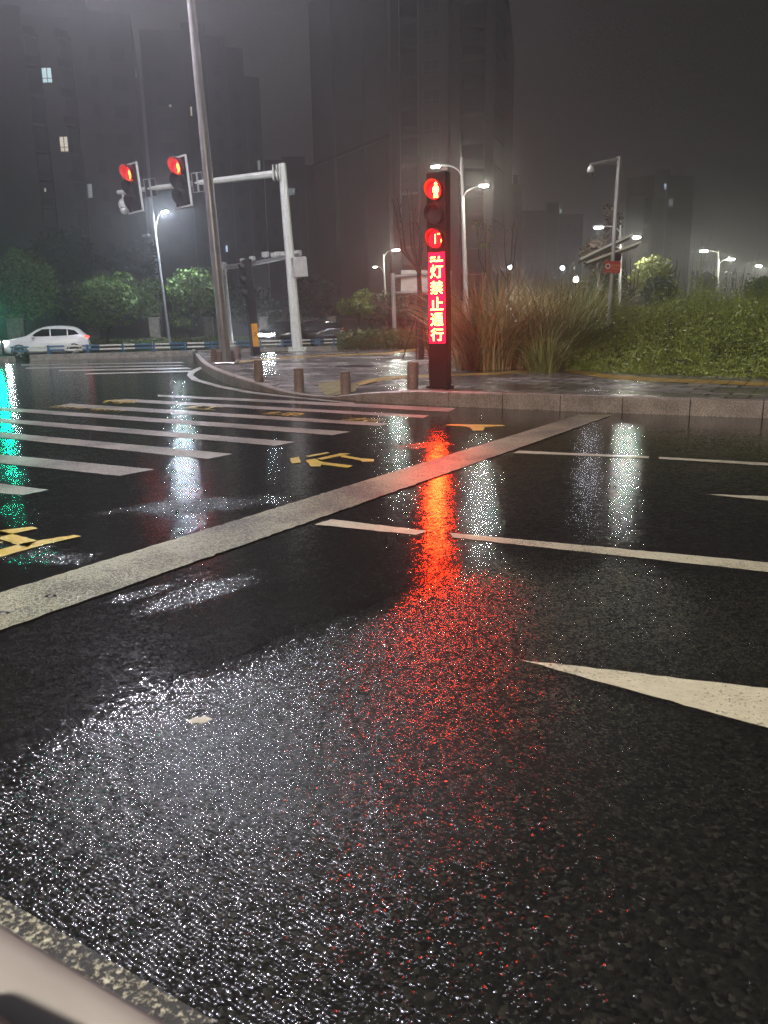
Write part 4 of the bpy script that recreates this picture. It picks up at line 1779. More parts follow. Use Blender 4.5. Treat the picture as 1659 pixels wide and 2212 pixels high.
# ------------------------------------------------------------------ sign frame seen from behind
sd = 46.0
sb = XY(853, sd, .15)
sr = thing('road_sign', 'large road sign seen from behind on a horizontal two bar frame', 'road sign', sb)
m = MB()
m.tube([sb, P(848, 590, sd)], [.13, .11], 10)
m.build('post', M['pole_grey'], sr)
m = MB()
m.tube([P(847, 598, sd), P(972, 588, sd)], .09, 8)
m.tube([P(848, 633, sd), P(972, 630, sd)], .08, 8)
m.build('bar', M['pole_grey'], sr)
m = MB()
c = P(920, 611, sd + .2)
RS = Matrix.Rotation(math.radians(2), 3, 'Y')
m.bbox(c, (105 * sd / F, .06, 50 * sd / F), .02, RS)
m.build('panel', M['sign_back'], sr)
# blue direction sign far right
fd = 78.0
fb = XY(1486, fd, .3)
fr_ = thing('road_sign', 'blue direction sign with a white arrow half hidden by a dark tree', 'road sign', fb)
m = MB()
m.tube([fb, P(1488, 622, fd)], .1, 8)
m.build('post', M['pole_grey'], fr_)
m = MB()
c = P(1511, 639, fd - .2)
w_, h_ = 46 * fd / F, 30 * fd / F
m.bbox(c, (w_, .06, h_), .02)
M['sign_blue'] = simple('sign_blue', (.02, .045, .22), .4, 0, .1, 3)
bo = m.build('panel', M['sign_blue'], fr_)
m = MB()
X_, Z_ = Vector((1, 0, 0)), Vector((0, 0, 1))
cf = c - Vector((0, .034, 0))
text_fit(m, '长城', cf + X_ * w_ * .14 + Z_ * h_ * .27, X_, Z_, w_ * .42, h_ * .22)
m.add([cf + X_ * a * h_ + Z_ * b * h_ for a, b in ((-.54, -.12), (-.34, .14), (-.14, -.12), (-.26, -.08), (-.26, -.3), (-.42, -.3), (-.42, -.08))], [tuple(range(7))])
o = m.build('markings', M['white_metal'], bo)
o.matrix_parent_inverse = Matrix()

# ------------------------------------------------------------------ iron fence with pillars
FD = 68.0
fz = .16
fx0, fx1 = XY(-80, FD, fz), XY(960, FD, fz)
fe = thing('iron_fence', 'long dark iron picket fence with pale concrete pillars behind the side road', 'fence', XY(335, FD, fz))
for (a, b_) in ((18, 50), (191, 213), (324, 346), (443, 460), (562, 578), (711, 722), (930, 942)):
    p0, p1 = XY(a, FD - .1, fz), XY(b_, FD - .1, fz)
    top = P((a + b_) / 2, 688 + (335 - (a + b_) / 2) * .006, FD).z
    w = max(.7, (p1 - p0).length)
    m = MB()
    c = (p0 + p1) / 2
    m.bbox((c.x, c.y, (fz + top) / 2 - .1), (w, .5, top - fz + .2), .03)
    m.bbox((c.x, c.y, top + .04), (w + .14, .62, .1), .02)
    m.build('pillar', M['concrete'], fe)
m = MB()
L_ = (fx1 - fx0).length
dv = (fx1 - fx0).normalized()
ft = P(335, 692, FD).z
nn = int(L_ / .17)
for i in range(nn):
    p = fx0 + dv * (L_ * i / nn)
    m.box((p.x, p.y, (fz + .35 + ft + .05 * (i % 2)) / 2), (.035, .035, ft - fz - .3))
for z in (fz + .5, ft - .2):
    m.box(((fx0 + fx1) / 2) + Vector((0, .04, z - fz)), (L_, .04, .05))
m.build('pickets', M['iron'] if 'iron' in M else M.setdefault('iron', simple('iron', (.16, .145, .125), .5, .3, .3, 3)), fe)
m = MB()
m.box(((fx0 + fx1) / 2) + Vector((0, 0, .15)), (L_, .3, .5))
m.build('plinth', M['concrete'], fe)

# ------------------------------------------------------------------ median kerb and guardrail
mk = [G(65, 779), G(250, 773.5), G(440, 768), G(580, 762.5), G(728, 757.5)]
m = MB()
for i in range(len(mk) - 1):
    a, b_ = mk[i], mk[i + 1]
    n = Vector((0, 1, 0))
    m.prism([tuple(a[:2]), tuple(b_[:2]), (b_.x, b_.y + .55), (a.x, a.y + .55)], -.05, .26)
o = m.build('median', M['concrete'])
struct(o)
gl = thing('guardrail', 'low blue and white striped guardrail along the road median', 'guardrail', mk[2] + Vector((0, .3, .26)))
rp0 = G(65, 779) + Vector((-1.0, .3, 0))
rail_pts = [rp0] + [p + Vector((0, .3, 0)) for p in mk[1:]]
seg_i = 0
for zi, z in enumerate((.44, .62)):
    m = MB()
    for i in range(len(rail_pts) - 1):
        a, b_ = rail_pts[i], rail_pts[i + 1]
        n = max(2, int(round((b_ - a).length / .85)))
        for k in range(n):
            p0, p1 = a.lerp(b_, k / n), a.lerp(b_, (k + 1) / n)
            c = (p0 + p1) / 2
            ang = math.atan2(p1.y - p0.y, p1.x - p0.x)
            m.bbox((c.x, c.y, z), ((p1 - p0).length - .002, .05, .085), .012, Matrix.Rotation(ang, 3, 'Z'), 0 if (k + i) % 2 else 1)
    m.build('rail', [M['rail_white'], M['rail_blue']], gl)
for px in (109, 192.6, 267, 336, 399.6, 458, 512, 565, 610, 651, 691, 722):
    t = (px - 65) / (728 - 65)
    # find the rail point in this column
    best = min(((a.lerp(b_, s_ / 60)) for a, b_ in zip(rail_pts[:-1], rail_pts[1:]) for s_ in range(61)), key=lambda p: abs((CAM_R.transposed() @ (p - CAM_P)).x / -(CAM_R.transposed() @ (p - CAM_P)).z * F + PW / 2 - px))
    m = MB()
    m.bbox((best.x, best.y, .46), (.10, .09, .44), .012)
    m.bbox((best.x, best.y, .275), (.24, .2, .03), .005)
    m.build('post', M['rail_blue'], gl)


# ------------------------------------------------------------------ cars
def car(label, loc, yaw, paint, S=1.0, lights=True, tail=True, dark=False, bar=False):
    """nose along local -X; stations: x, z_low, z_belt, half_w, z_roof, half_roof"""
    root = thing('car', label, 'car', loc)
    R3 = Matrix.Rotation(yaw, 3, 'Z')

    def T(x, y, z):
        return Vector(loc) + R3 @ (Vector((x, y, z * 1.07)) * S)
    st = [(-2.14, .32, .74, .66, .76, .54), (-2.06, .24, .92, .84, .95, .70), (-1.8, .21, 1.00, .90, 1.04, .76), (-1.3, .20, 1.06, .92, 1.11, .78), (-.98, .20, 1.08, .93, 1.15, .78),
          (-.60, .20, 1.09, .93, 1.40, .69), (-.20, .20, 1.10, .93, 1.60, .65), (.5, .20, 1.11, .93, 1.66, .65), (1.2, .20, 1.13, .93, 1.63, .64), (1.65, .22, 1.16, .92, 1.56, .62), (1.95, .26, 1.18, .90, 1.30, .68), (2.12, .36, 1.10, .86, 1.14, .70), (2.18, .45, .95, .76, .98, .60)]
    rings = []
    for (x, zl, zb, hw, zr, hr) in st:
        half = [(hw * .86, zl), (hw, zl + (zb - zl) * .30), (hw * 1.005, zl + (zb - zl) * .62), (hw * .965, zb), (hr + (hw * .965 - hr) * .18, zb + (zr - zb) * .82), (hr * .88, zr), (hr * .45, zr + .02)]
        rings.append([T(x, -y, z) for y, z in half] + [T(x, y, z) for y, z in reversed(half)])
    n = len(rings[0])
    vs = [v for r in rings for v in r]
    fs = []
    for i in range(len(rings) - 1):
        for k in range(n):
            j = (k + 1) % n
            fs.append((i * n + k, i * n + j, (i + 1) * n + j, (i + 1) * n + k))
    fs += [tuple(range(n)), tuple(range(len(rings) * n - 1, (len(rings) - 1) * n - 1, -1))]
    m = MB()
    m.add(vs, fs, 0, True)
    body = m.build('body', paint, root)
    md_ = body.modifiers.new('soft', 'SUBSURF')
    md_.levels = md_.render_levels = 1
    # glass laid over the cabin
    def glass(pts, name):
        g_ = MB()
        g_.add(pts, [tuple(range(len(pts)))])
        return g_.build(name, M['glass'], root)
    for sgn in (-1, 1):
        def w(x, z, push=.012):
            # half width of cabin side at height z
            for (s0, s1) in zip(st[:-1], st[1:]):
                if s0[0] <= x <= s1[0]:
                    t = (x - s0[0]) / (s1[0] - s0[0])
                    q = [a + (b - a) * t for a, b in zip(s0, s1)]
                    zb, hw, zr, hr = q[2], q[3], q[4], q[5]
                    a = hw * .965
                    b = hr + (a - hr) * .18
                    u = min(1, max(0, (z - zb) / max(.05, (zr - zb) * .82)))
                    return a + (b - a) * u + push
            return .8
        for poly, nm in (([(-.74, 1.14), (.22, 1.145), (.22, 1.50), (-.14, 1.49), (-.47, 1.33)], 'front_side_window'), ([(.28, 1.145), (1.10, 1.165), (1.10, 1.48), (.28, 1.50)], 'rear_side_window'), ([(1.16, 1.17), (1.72, 1.22), (1.50, 1.42), (1.16, 1.475)], 'quarter_window')):
            glass([T(x, sgn * w(x, z), z) for x, z in poly], nm)
    glass([T(-1.0, -.66, 1.165), T(-1.0, .66, 1.165), T(-.30, .52, 1.57), T(-.30, -.52, 1.57)], 'windscreen')
    glass([T(1.72, -.50, 1.53), T(1.72, .50, 1.53), T(2.02, .60, 1.26), T(2.02, -.60, 1.26)], 'rear_window')
    for x in (-1.38, 1.40):
        for sgn in (-1, 1):
            m = MB()
            RR = R3 @ Matrix.Rotation(math.pi / 2, 3, 'X')
            c = T(x, sgn * .80, .34)
            m.lathe(c, [(.20 * S, -.12 * S), (.33 * S, -.12 * S), (.345 * S, -.08 * S), (.345 * S, .08 * S), (.33 * S, .12 * S), (.20 * S, .12 * S)], 22, 0, RR)
            wo_ = m.build('wheel', M['tyre'], root)
            m = MB()
            m.lathe(c, [(.05 * S, -.125 * S), (.05 * S, .125 * S)], 10, 0, RR)
            for sg in (-1, 1):
                for k in range(5):
                    t = 2 * math.pi * k / 5
                    m.box(c + RR @ (Vector((.125 * math.cos(t), .125 * math.sin(t), sg * .121)) * S), (.2 * S, .05 * S, .012 * S), RR @ Matrix.Rotation(t, 3, 'Z'))
            ro = m.build('rim', M['pole_grey'], wo_)
            ro.matrix_parent_inverse = Matrix()
            m = MB()
            for k in range(14):
                t0_, t1_ = math.pi * k / 14, math.pi * (k + 1) / 14
                m.add([T(x + r * math.cos(t), sgn * (.925), .34 + r * math.sin(t)) for t, r in ((t0_, .36), (t1_, .36), (t1_, .425), (t0_, .425))], [(0, 1, 2, 3)])
            m.build('wheel_arch', M['black'], root)
    for sgn in (-1, 1):
        m = MB()
        m.box(T(0, sgn * .91, .25), (2.0 * S, .04 * S, .12 * S), R3)
        m.build('sill', M['black'], root)
    for sgn in (-1, 1):
        m = MB()
        m.bbox(T(-.62, sgn * 1.03, 1.12), (.14 * S, .22 * S, .14 * S), .03, R3)
        m.build('mirror', paint, root)
        m = MB()
        m.bbox(T(-1.98, sgn * .66, .90), (.30 * S, .36 * S, .10 * S), .03, R3)
        m.build('headlight', M['head'] if lights else M['lens_dark'], root)
        m = MB()
        m.bbox(T(2.05, sgn * .68, 1.08), (.22 * S, .34 * S, .09 * S), .02, R3)
        m.build('tail_light', M['tail'] if tail else M['lens_dark'], root)
    m = MB()
    m.bbox(T(-2.11, 0, .52), (.08 * S, 1.0 * S, .26 * S), .02, R3)
    m.build('grille', M['black'], root)
    m = MB()
    m.bbox(T(2.19, 0, .80), (.02 * S, .5 * S, .13 * S), .004, R3)
    m.build('number_plate', M['white_metal'], root)
    if bar:
        m = MB()
        m.bbox(T(-2.10, 0, .90), (.10 * S, 1.3 * S, .07 * S), .01, R3)
        m.build('light_bar', M['head'], root)
    return root


M['car_white'] = simple('white_car_paint', (.85, .87, .84), .2, 0, .03, 2)
M['car_black'] = simple('black_car_paint', (.012, .012, .014), .15, 0, .1, 2)
M['glass'] = simple('car_glass', (.008, .009, .01), .06, 0, .1, 2)
M['tyre'] = simple('tyre_rubber', (.012, .012, .012), .6, 0, .2, 8)
cl = XY(100, 40.2, 0)
car('white suv with lit headlights driving left behind the guardrail', cl, math.radians(17), M['car_white'], .90, True, True)
car('dark car with red tail lights behind the guardrail right of the gantry pole', XY(682, 52, 0), math.radians(-118 + 180), M['car_black'], .98, False, True)
car('oncoming dark car with glaring headlights left of the gantry pole', XY(606, 50, 0), math.radians(62), M['car_black'], .95, True, False, bar=True)
CG = 'far oncoming cars behind the bank'
car('far car with glaring headlights in front of the blue direction sign', XY(1496, 74, .35), math.radians(80), M['car_black'], 1.0, True, False)
car('far car with glaring headlights below the far twin street lamp', XY(1564, 72, .35), math.radians(85), M['car_black'], 1.0, True, False)

# ------------------------------------------------------------------ litter, stone, drain cover
lp = G(433, 1556)
m = MB()
outline = [(-.11, -.01), (-.05, .045), (-.015, .038), (.03, .055), (.10, .012), (.06, -.035), (.02, -.05), (-.03, -.035), (-.055, -.045)]
vs = [(x, y, .004) for x, y in outline] + [(x * .92, y * .92, .02 + .012 * math.sin(x * 60)) for x, y in outline] + [(0.0, 0.0, .03)]
n = len(outline)
fs = [(i, (i + 1) % n, n + (i + 1) % n, n + i) for i in range(n)] + [(n + i, n + (i + 1) % n, 2 * n) for i in range(n)]
m.add(vs, fs)
M['leaf_pale'] = simple('pale_litter', (.40, .38, .33), .35, 0, .25, 30, .004, 60)
o = m.build('fallen_leaf', M['leaf_pale'], None, (0, 0, 0))
o.location = lp
o.scale = (.42, .5, .22)
tag(o, 'flat pale fallen leaf lying on the wet asphalt in the foreground', 'leaf')
for (x, y, lab) in ((110, 1291, 'small dark pebble lying on the white stop line'), (8, 1328, 'dark pebble at the left end of the stop line')):
    p = G(x, y)
    m = MB()
    m.lathe((0, 0, .006), [(.03, 0), (.045, .012), (.030, .028), (.008, .034)], 7)
    o = m.build('pebble', M['black'], None, (0, 0, 0))
    o.location = p
    o.scale = (.8, .45, .5)
    tag(o, lab, 'pebble')
dc = on_plaza(770, 791)
m = MB()
m.lathe(dc, [(.62, -.02), (.62, .008), (.60, .012), (.02, .012)], 30)
for k in range(9):
    m.box(dc + Vector((-.48 + k * .12, 0, .016)), (.05, .8 * math.sqrt(max(.05, 1 - ((-.48 + k * .12) / .6) ** 2)), .012))
tag(m.build('drain_cover', M['dark_metal'], None, dc), 'round dark drain cover set in the middle of the brick pavement', 'drain cover')

# ------------------------------------------------------------------ beige panel of the photographer's vehicle (lower left corner)
A0, A1, A2 = P(-320, 2055, .62), P(50, 2290, .58), P(480, 2560, .52)
sp = thing('scooter', 'smooth beige vehicle panel edge with dark trim cropped in the lower left corner', 'scooter', P(100, 2190, .58))
m = MB()
rings = []
NR = 18
for t in np.linspace(0, 1, 14):
    c = A0 * (1 - t) ** 2 + A1 * 2 * t * (1 - t) + A2 * t * t
    d = (A2 - A0).normalized()
    a = Vector((0, 0, 1))
    a = (a - d * a.dot(d)).normalized()
    b = d.cross(a)
    rings.append([c + a * (.060 * abs(math.cos(q)) ** .7 * (1 if math.cos(q) > 0 else -1)) + b * (.075 * abs(math.sin(q)) ** .7 * (1 if math.sin(q) > 0 else -1)) for q in [2 * math.pi * k / NR for k in range(NR)]])
vs = [v for r in rings for v in r]
fs = [(i * NR + k, i * NR + (k + 1) % NR, (i + 1) * NR + (k + 1) % NR, (i + 1) * NR + k) for i in range(13) for k in range(NR)]
fs += [tuple(range(NR - 1, -1, -1)), tuple(range(13 * NR, 14 * NR))]
m.add(vs, fs, 0, True)
M['beige'] = simple('beige_plastic', (.27, .245, .23), .6, 0, .10, 5)
m.build('fairing', M['beige'], sp)
m = MB()
m.tube([P(-340, 2165, .46), P(-90, 2280, .46), P(130, 2440, .44), P(380, 2600, .42)], [.03, .032, .034, .034], 18)
M['trim'] = simple('grey_trim', (.045, .043, .042), .6, 0, .1, 4)
m.build('trim', M['trim'], sp)


# ================================================================== BUILDINGS
def facade_win(parent, a, b_, z0, z1, mat, name='window', proud=.03, mull=True, depth=None):
    """window on the wall from a to b (xy), between heights; stands just proud of the wall"""
    n = Vector((b_.y - a.y, -(b_.x - a.x), 0))
    n.normalize()
    if n.y > 0:
        n = -n
    m = MB()
    A_, B_ = a + n * proud, b_ + n * proud
    m.add([(A_.x, A_.y, z0), (B_.x, B_.y, z0), (B_.x, B_.y, z1), (A_.x, A_.y, z1)], [(0, 1, 2, 3)])
    o = m.build(name, mat, parent)
    if mull:
        m = MB()
        w = (B_ - A_).length
        ang = math.atan2((B_ - A_).y, (B_ - A_).x)
        RR = Matrix.Rotation(ang, 3, 'Z')
        c = (A_ + B_) / 2 + n * .03
        for fx in (-.5, .02, .5):
            m.box((c.x + math.cos(ang) * w * fx, c.y + math.sin(ang) * w * fx, (z0 + z1) / 2), (.07, .05, z1 - z0), RR)
        for fz_ in (0, .3, 1):
            m.box((c.x, c.y, z0 + (z1 - z0) * fz_), (w, .045, .07), RR)
        f = m.build('frame', M['frame'], o)
        f.matrix_parent_inverse = Matrix()
    return o


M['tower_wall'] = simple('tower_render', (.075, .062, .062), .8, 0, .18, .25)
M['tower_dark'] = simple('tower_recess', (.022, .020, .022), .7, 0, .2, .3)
M['slab'] = simple('balcony_slab', (.08, .07, .068), .8, 0, .1, .5)
M['frame'] = simple('window_frame', (.07, .07, .07), .5, 0, .1, 2)
M['pane'] = simple('dark_window', (.022, .020, .022), .4, 0, .2, .5)
M['lit_cool'] = emit('lit_cool_window', (.72, .95, 1.0), 1.0)
M['lit_warm'] = emit('lit_warm_window', (1.0, .92, .75), .8)
M['lit_blue'] = emit('lit_blue_window', (.6, .75, 1.0), 1.2)
M['lit_dim'] = emit('dim_window', (.85, .95, 1.0), .25)
BGp = 'apartment towers fading into the mist'


def zh(py, px, d):
    return P(px, py, d).z


# --- central tower
ct = thing('apartment_tower', 'tall apartment tower with dark balcony bays behind the red column', 'apartment tower', XY(885, 95, 0), BGp)
A = [XY(690, 103), XY(845, 88), XY(852, 90.5), XY(868, 90), XY(870, 95), XY(905, 94), XY(908, 91), XY(966, 90), XY(972, 93), XY(990, 92.5), XY(994, 98), XY(1040, 97), XY(1043, 94), XY(1060, 93.6), XY(1085, 100), XY(1100, 122), XY(690, 126)]
ctop = zh(-60, 885, 95)
m = MB()
m.prism([tuple(p[:2]) for p in A], -.2, ctop)
m.build('wall', M['tower_wall'], ct)
m = MB()
m.prism([tuple(p[:2]) for p in (XY(1045, 101), XY(1080, 101), XY(1080, 108), XY(1045, 108))], ctop, ctop + 1.2)
m.prism([tuple(p[:2]) for p in (XY(850, 99), XY(960, 99), XY(960, 110), XY(850, 110))], ctop, ctop + 4)
m.build('roof_block', M['tower_wall'], ct)
FL = 2.86


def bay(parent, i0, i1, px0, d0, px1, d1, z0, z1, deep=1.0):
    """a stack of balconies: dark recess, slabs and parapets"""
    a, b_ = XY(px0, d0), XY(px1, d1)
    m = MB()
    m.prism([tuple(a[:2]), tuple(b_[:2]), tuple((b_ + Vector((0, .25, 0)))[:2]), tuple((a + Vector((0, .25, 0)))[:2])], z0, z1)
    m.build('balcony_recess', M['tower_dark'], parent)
    k = 0
    z = z0 + FL
    while z < z1:
        m = MB()
        m.prism([tuple((a + Vector((0, -deep, 0)))[:2]), tuple((b_ + Vector((0, -deep * .4, 0)))[:2]), tuple((b_ + Vector((0, -.01, 0)))[:2]), tuple((a + Vector((0, -.01, 0)))[:2])], z, z + .16)
        m.prism([tuple((a + Vector((0, -deep, 0)))[:2]), tuple((b_ + Vector((0, -deep * .4, 0)))[:2]), tuple((b_ + Vector((0, -deep * .4 + .06, 0)))[:2]), tuple((a + Vector((0, -deep + .06, 0)))[:2])], z + .17, z + .95, 1)
        m.build('balcony', [M['slab'], M['tower_dark']], parent)
        z += FL
        k += 1


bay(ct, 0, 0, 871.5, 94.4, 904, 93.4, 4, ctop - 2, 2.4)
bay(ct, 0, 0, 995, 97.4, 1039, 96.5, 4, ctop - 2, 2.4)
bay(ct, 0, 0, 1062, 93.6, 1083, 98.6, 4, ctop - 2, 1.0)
m = MB()
# band course and vertical grooves of the blank wall
for t in (.33, .72):
    p = A[0].lerp(A[1], t)
    m.box((p.x, p.y - .05, ctop / 2), (.35, .35, ctop - .5))
q0, q1 = A[0], A[1]
zc_ = zh(326, 770, 95)
ang = math.atan2((q1 - q0).y, (q1 - q0).x)
m.box((((q0 + q1) / 2).x, ((q0 + q1) / 2).y - .06, zc_), ((q1 - q0).length, .3, .35), Matrix.Rotation(ang, 3, 'Z'))
m.build('wall_joint', M['tower_dark'], ct)
for k in range(12):
    z = 3 + k * FL
    a, b_ = XY(918, 90.85), XY(950, 90.3)
    facade_win(ct, a, b_, z + .8, z + 2.2, M['pane'], 'window', .05, True)
for k in range(12):
    z = 3 + k * FL
    a, b_ = A[0].lerp(A[1], .45), A[0].lerp(A[1], .55)
    facade_win(ct, a, b_, z + .9, z + 2.1, M['pane'], 'window', .05, False)

# --- left block
lb = thing('apartment_tower', 'wide dark apartment block at the left with two lit windows above the car', 'apartment tower', XY(100, 95, 0), BGp)
LB = [XY(-420, 84), XY(-60, 92), XY(-58, 89), XY(120, 92), XY(121, 94), XY(215, 95.5), XY(216, 93), XY(335, 95), XY(345, 112), XY(-420, 118)]
lt = zh(18, 200, 93)
m = MB()
m.prism([tuple(p[:2]) for p in LB], -.2, lt)
m.build('wall', M['tower_wall'], lb)
m = MB()
m.prism([tuple(p[:2]) for p in (XY(60, 98), XY(250, 99), XY(250, 108), XY(60, 108))], lt, lt + 3.2)
m.build('roof_block', M['tower_wall'], lb)
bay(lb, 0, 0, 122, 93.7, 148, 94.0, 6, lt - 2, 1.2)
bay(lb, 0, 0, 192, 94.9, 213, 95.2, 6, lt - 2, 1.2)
for k in range(13):
    z = 3 + k * FL
    if z + 3 > lt:
        break
    for (a0, a1, da, db) in ((236, 262, 93.4, 93.8), (290, 318, 94.2, 94.7), (20, 50, 91.0, 91.4)):
        facade_win(lb, XY(a0, da), XY(a1, db), z + .8, z + 2.2, M['pane'], 'window', .06, False)


def lit(parent, px, py, w, h, d, mat, mull=True):
    c = P(px, py, d)
    a, b_ = XY(px - w / 2, d), XY(px + w / 2, d)
    hh = h * d / F / 2
    facade_win(parent, a, b_, c.z - hh, c.z + hh, mat, 'lit_window', .06, mull)


lit(lb, 160, 162, 20, 27, 93.4, M['lit_cool'])
lit(lb, 180, 311, 17, 28, 93.4, M['lit_warm'])
lit(lb, 339, 159, 3, 14, 94.5, M['lit_dim'], False)
lit(lb, 131, 410, 3, 7, 93.3, M['lit_warm'], False)
lit(lb, 224, 412, 9, 26, 92.8, M['lit_dim'], False)  # this dim glow stands in for a reflection on the window glass

# --- second block
sb_ = thing('apartment_tower', 'stepped dark apartment block left of the central tower with narrow bluish lit windows', 'apartment tower', XY(470, 118, 0), BGp)
for i, (x0, x1, d, ty) in enumerate(((352, 436, 118, 62), (436, 482, 115, 48), (482, 520, 116, 76), (520, 556, 117, 100), (556, 586, 118, 164))):
    m = MB()
    m.prism([tuple(XY(x0, d)[:2]), tuple(XY(x1 - .3, d + .6)[:2]), tuple(XY(x1 - .3, d + 16)[:2]), tuple(XY(x0, d + 16)[:2])], -.2, zh(ty, (x0 + x1) / 2, d))
    m.build('wall', M['tower_wall'], sb_)
    for k in range(12):
        z = 4 + k * 3
        if z > zh(ty, (x0 + x1) / 2, d) - 4:
            break
        facade_win(sb_, XY(x0 + (x1 - x0) * .3, d + .2), XY(x0 + (x1 - x0) * .65, d + .4), z, z + 1.4, M['pane'], 'window', .05, False)
lit(sb_, 468, 168, 8, 20, 114.9, M['lit_blue'])
lit(sb_, 471, 243, 4, 14, 114.9, M['lit_dim'], False)
lit(sb_, 403, 228, 5, 5, 117.6, M['lit_warm'], False)
lit(sb_, 445, 240, 3, 16, 114.9, M['lit_warm'], False)
lit(sb_, 577, 357, 5, 18, 117.6, M['lit_dim'], False)
lit(sb_, 500, 537, 4, 12, 115.6, M['lit_blue'], False)

# --- low block between
nb = thing('apartment_tower', 'lower dim apartment block between the pale gantry pole and the central tower', 'apartment tower', XY(645, 140, 0), BGp)
m = MB()
for (x0, x1, d, ty) in ((588, 625, 140, 345), (625, 672, 138, 338), (672, 706, 141, 356)):
    m.prism([tuple(XY(x0, d)[:2]), tuple(XY(x1 - .3, d)[:2]), tuple(XY(x1 - .3, d + 15)[:2]), tuple(XY(x0, d + 15)[:2])], -.2, zh(ty, (x0 + x1) / 2, d))
m.build('wall', M['tower_wall'], nb)
for k in range(8):
    for x in (600, 642, 684):
        z = 4 + k * 3
        facade_win(nb, XY(x, 137.6 if x == 642 else 140.6 if x == 684 else 139.7), XY(x + 12, 137.6 if x == 642 else 140.6 if x == 684 else 139.7), z, z + 1.5, M['pane'], 'window', .05, False)
lit(nb, 642, 414, 15, 14, 137.5, M['lit_dim'])

# --- far towers on the right
ft_ = thing('apartment_tower', 'far apartment tower with two lit stair windows right of the camera mast', 'apartment tower', XY(1410, 165, 0), BGp)
m = MB()
for (x0, x1, d0_, d1_, ty) in ((1340, 1396, 168, 165, 384), (1396, 1424, 166.5, 166.5, 368), (1424, 1480, 165, 166.5, 378)):
    m.prism([tuple(XY(x0, d0_)[:2]), tuple(XY(x1 - .3, d1_)[:2]), tuple(XY(x1 - .3, 182)[:2]), tuple(XY(x0, 182)[:2])], -.2, zh(ty, (x0 + x1) / 2, d0_))
m.prism([tuple(XY(1398, 170)[:2]), tuple(XY(1428, 170)[:2]), tuple(XY(1428, 178)[:2]), tuple(XY(1398, 178)[:2])], zh(372, 1412, 168), zh(362, 1412, 168))
m.build('wall', M['tower_wall'], ft_)
m = MB()
m.box(XY(1372, 166.0, zh(418, 1372, 166)), (5.0, .3, .3))
m.box(XY(1452, 165.6, zh(413, 1452, 166)), (5.0, .3, .3))
m.build('band_course', M['tower_dark'], ft_)
for x0, x1, d in ((1378, 1390, 165.4), (1406, 1416, 166.5), (1428, 1440, 165.2)):
    for k in range(9):
        z = 6 + k * 2.8
        if z > zh(392, 1410, 166) - 3:
            break
        facade_win(ft_, XY(x0, d), XY(x1, d), z, z + 1.9, M['pane'], 'window', .12, False)
lit(ft_, 1419, 403, 5, 11, 165.9, M['lit_blue'])
lit(ft_, 1433, 438, 8, 12, 164.8, M['lit_dim'])
f2 = thing('apartment_tower', 'faint far apartment block between the lamp post and the camera mast', 'apartment tower', XY(1185, 175, 0), BGp)
m = MB()
for (x0, x1, d, ty) in ((1120, 1172, 176, 455), (1172, 1200, 174, 437), (1200, 1252, 176, 462)):
    m.prism([tuple(XY(x0, d)[:2]), tuple(XY(x1 - .3, d)[:2]), tuple(XY(x1 - .3, d + 15)[:2]), tuple(XY(x0, d + 15)[:2])], -.2, zh(ty, (x0 + x1) / 2, d))
m.build('wall', M['tower_wall'], f2)
for k in range(7):
    for x in (1136, 1152, 1214, 1230):
        z = 5 + k * 2.9
        if z > zh(470, 1185, 176) - 2.5:
            continue
        facade_win(f2, XY(x, 175.6), XY(x + 8, 175.6), z, z + 1.5, M['pane'], 'window', .12, False)
lit(f2, 1203, 456, 3, 7, 175.2, M['lit_cool'], False)
f3 = thing('apartment_tower', 'faint slim tower edge just right of the central tower', 'apartment tower', XY(1105, 150, 0), BGp)
m = MB()
m.prism([tuple(XY(1090, 150)[:2]), tuple(XY(1122, 150)[:2]), tuple(XY(1122, 164)[:2]), tuple(XY(1090, 164)[:2])], -.2, zh(396, 1105, 150))
m.build('wall', M['tower_wall'], f3)
for k in range(8):
    z = 5 + k * 2.9
    facade_win(f3, XY(1102, 150), XY(1112, 150), z, z + 1.5, M['pane'], 'window', .06, False)
M['pale_wall'] = simple('pale_wall', (.5, .5, .47), .8, 0, .1, .3)
f4 = thing('office_block', 'low pale block with square windows behind the blue direction sign', 'office block', XY(1540, 105, 0))
m = MB()
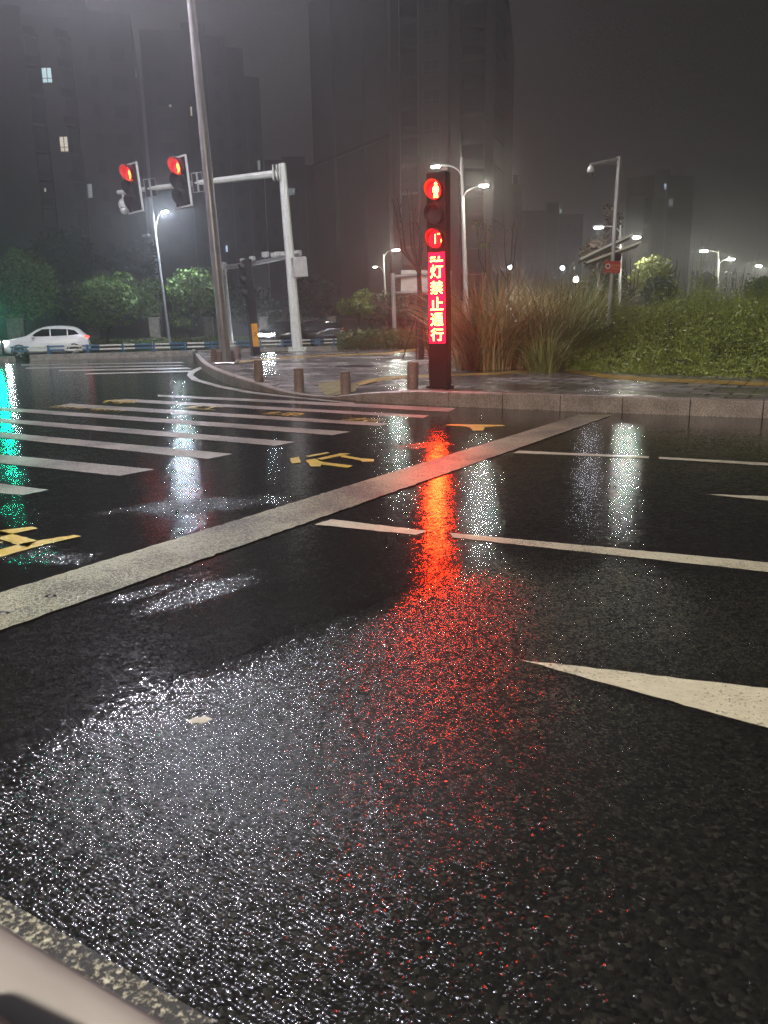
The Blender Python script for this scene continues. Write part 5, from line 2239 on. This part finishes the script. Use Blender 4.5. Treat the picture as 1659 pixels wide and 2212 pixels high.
m.prism([tuple(XY(1480, 106)[:2]), tuple(XY(1512, 106)[:2]), tuple(XY(1512, 118)[:2]), tuple(XY(1480, 118)[:2])], -.2, zh(583, 1496, 106))
m.prism([tuple(XY(1512.4, 108)[:2]), tuple(XY(1600, 109)[:2]), tuple(XY(1600, 120)[:2]), tuple(XY(1512.4, 120)[:2])], -.2, zh(588, 1550, 108))
m.build('wall', M['pale_wall'], f4)
for x in (1489, 1499.5, 1520, 1534, 1560, 1576):
    for y in (591, 603, 615, 627):
        d = 105.9 if x < 1510 else 107.9
        c = P(x, y, d)
        facade_win(f4, XY(x - 2.6, d), XY(x + 2.6, d), c.z - .28, c.z + .28, M['pane'], 'window', .1, False)

# small far lamps seen between stems: bollard lights on the far pavement
for (x, y, d, lab) in ((1244, 604, 44, 'small round white garden light between the brown grass clumps'), (1215, 579, 60, 'small white garden light above the brown grass clump'), (1102, 578, 60, 'small white garden light above the first tall grass')):
    p = P(x, y, d)
    root = thing('garden_light', lab, 'garden light', Vector((p.x, p.y, .3)), 'small lights far behind the tall grass')
    m = MB()
    m.tube([Vector((p.x, p.y, .3)), p], .05, 6)
    m.build('post', M['dark_metal'], root)
    m = MB()
    m.lathe(p, [(.03, -.12), (.12, -.06), (.13, .05), (.05, .12)], 10)
    m.build('globe', M['warm_far'] if x == 1244 else M['head'], root)

# ================================================================== mist
hz = MB()
hz.box((0, 200, 29), (760, 520, 60.0 + 2))
M['haze'] = bpy.data.materials.new('night_mist')
M['haze'].use_nodes = True
nt = M['haze'].node_tree
for n_ in list(nt.nodes):
    if n_.type != 'OUTPUT_MATERIAL':
        nt.nodes.remove(n_)
pv = nt.nodes.new('ShaderNodeVolumePrincipled')
pv.inputs['Color'].default_value = (.9, .9, .9, 1)
pv.inputs['Density'].default_value = HAZE_DENSITY
pv.inputs['Anisotropy'].default_value = 0.84
nt.links.new(pv.outputs[0], nt.nodes['Material Output'].inputs['Volume'])
ho_ = hz.build('haze', M['haze'])
tag(ho_, 'thin night mist filling the street and fading the towers', 'mist', None, 'stuff')
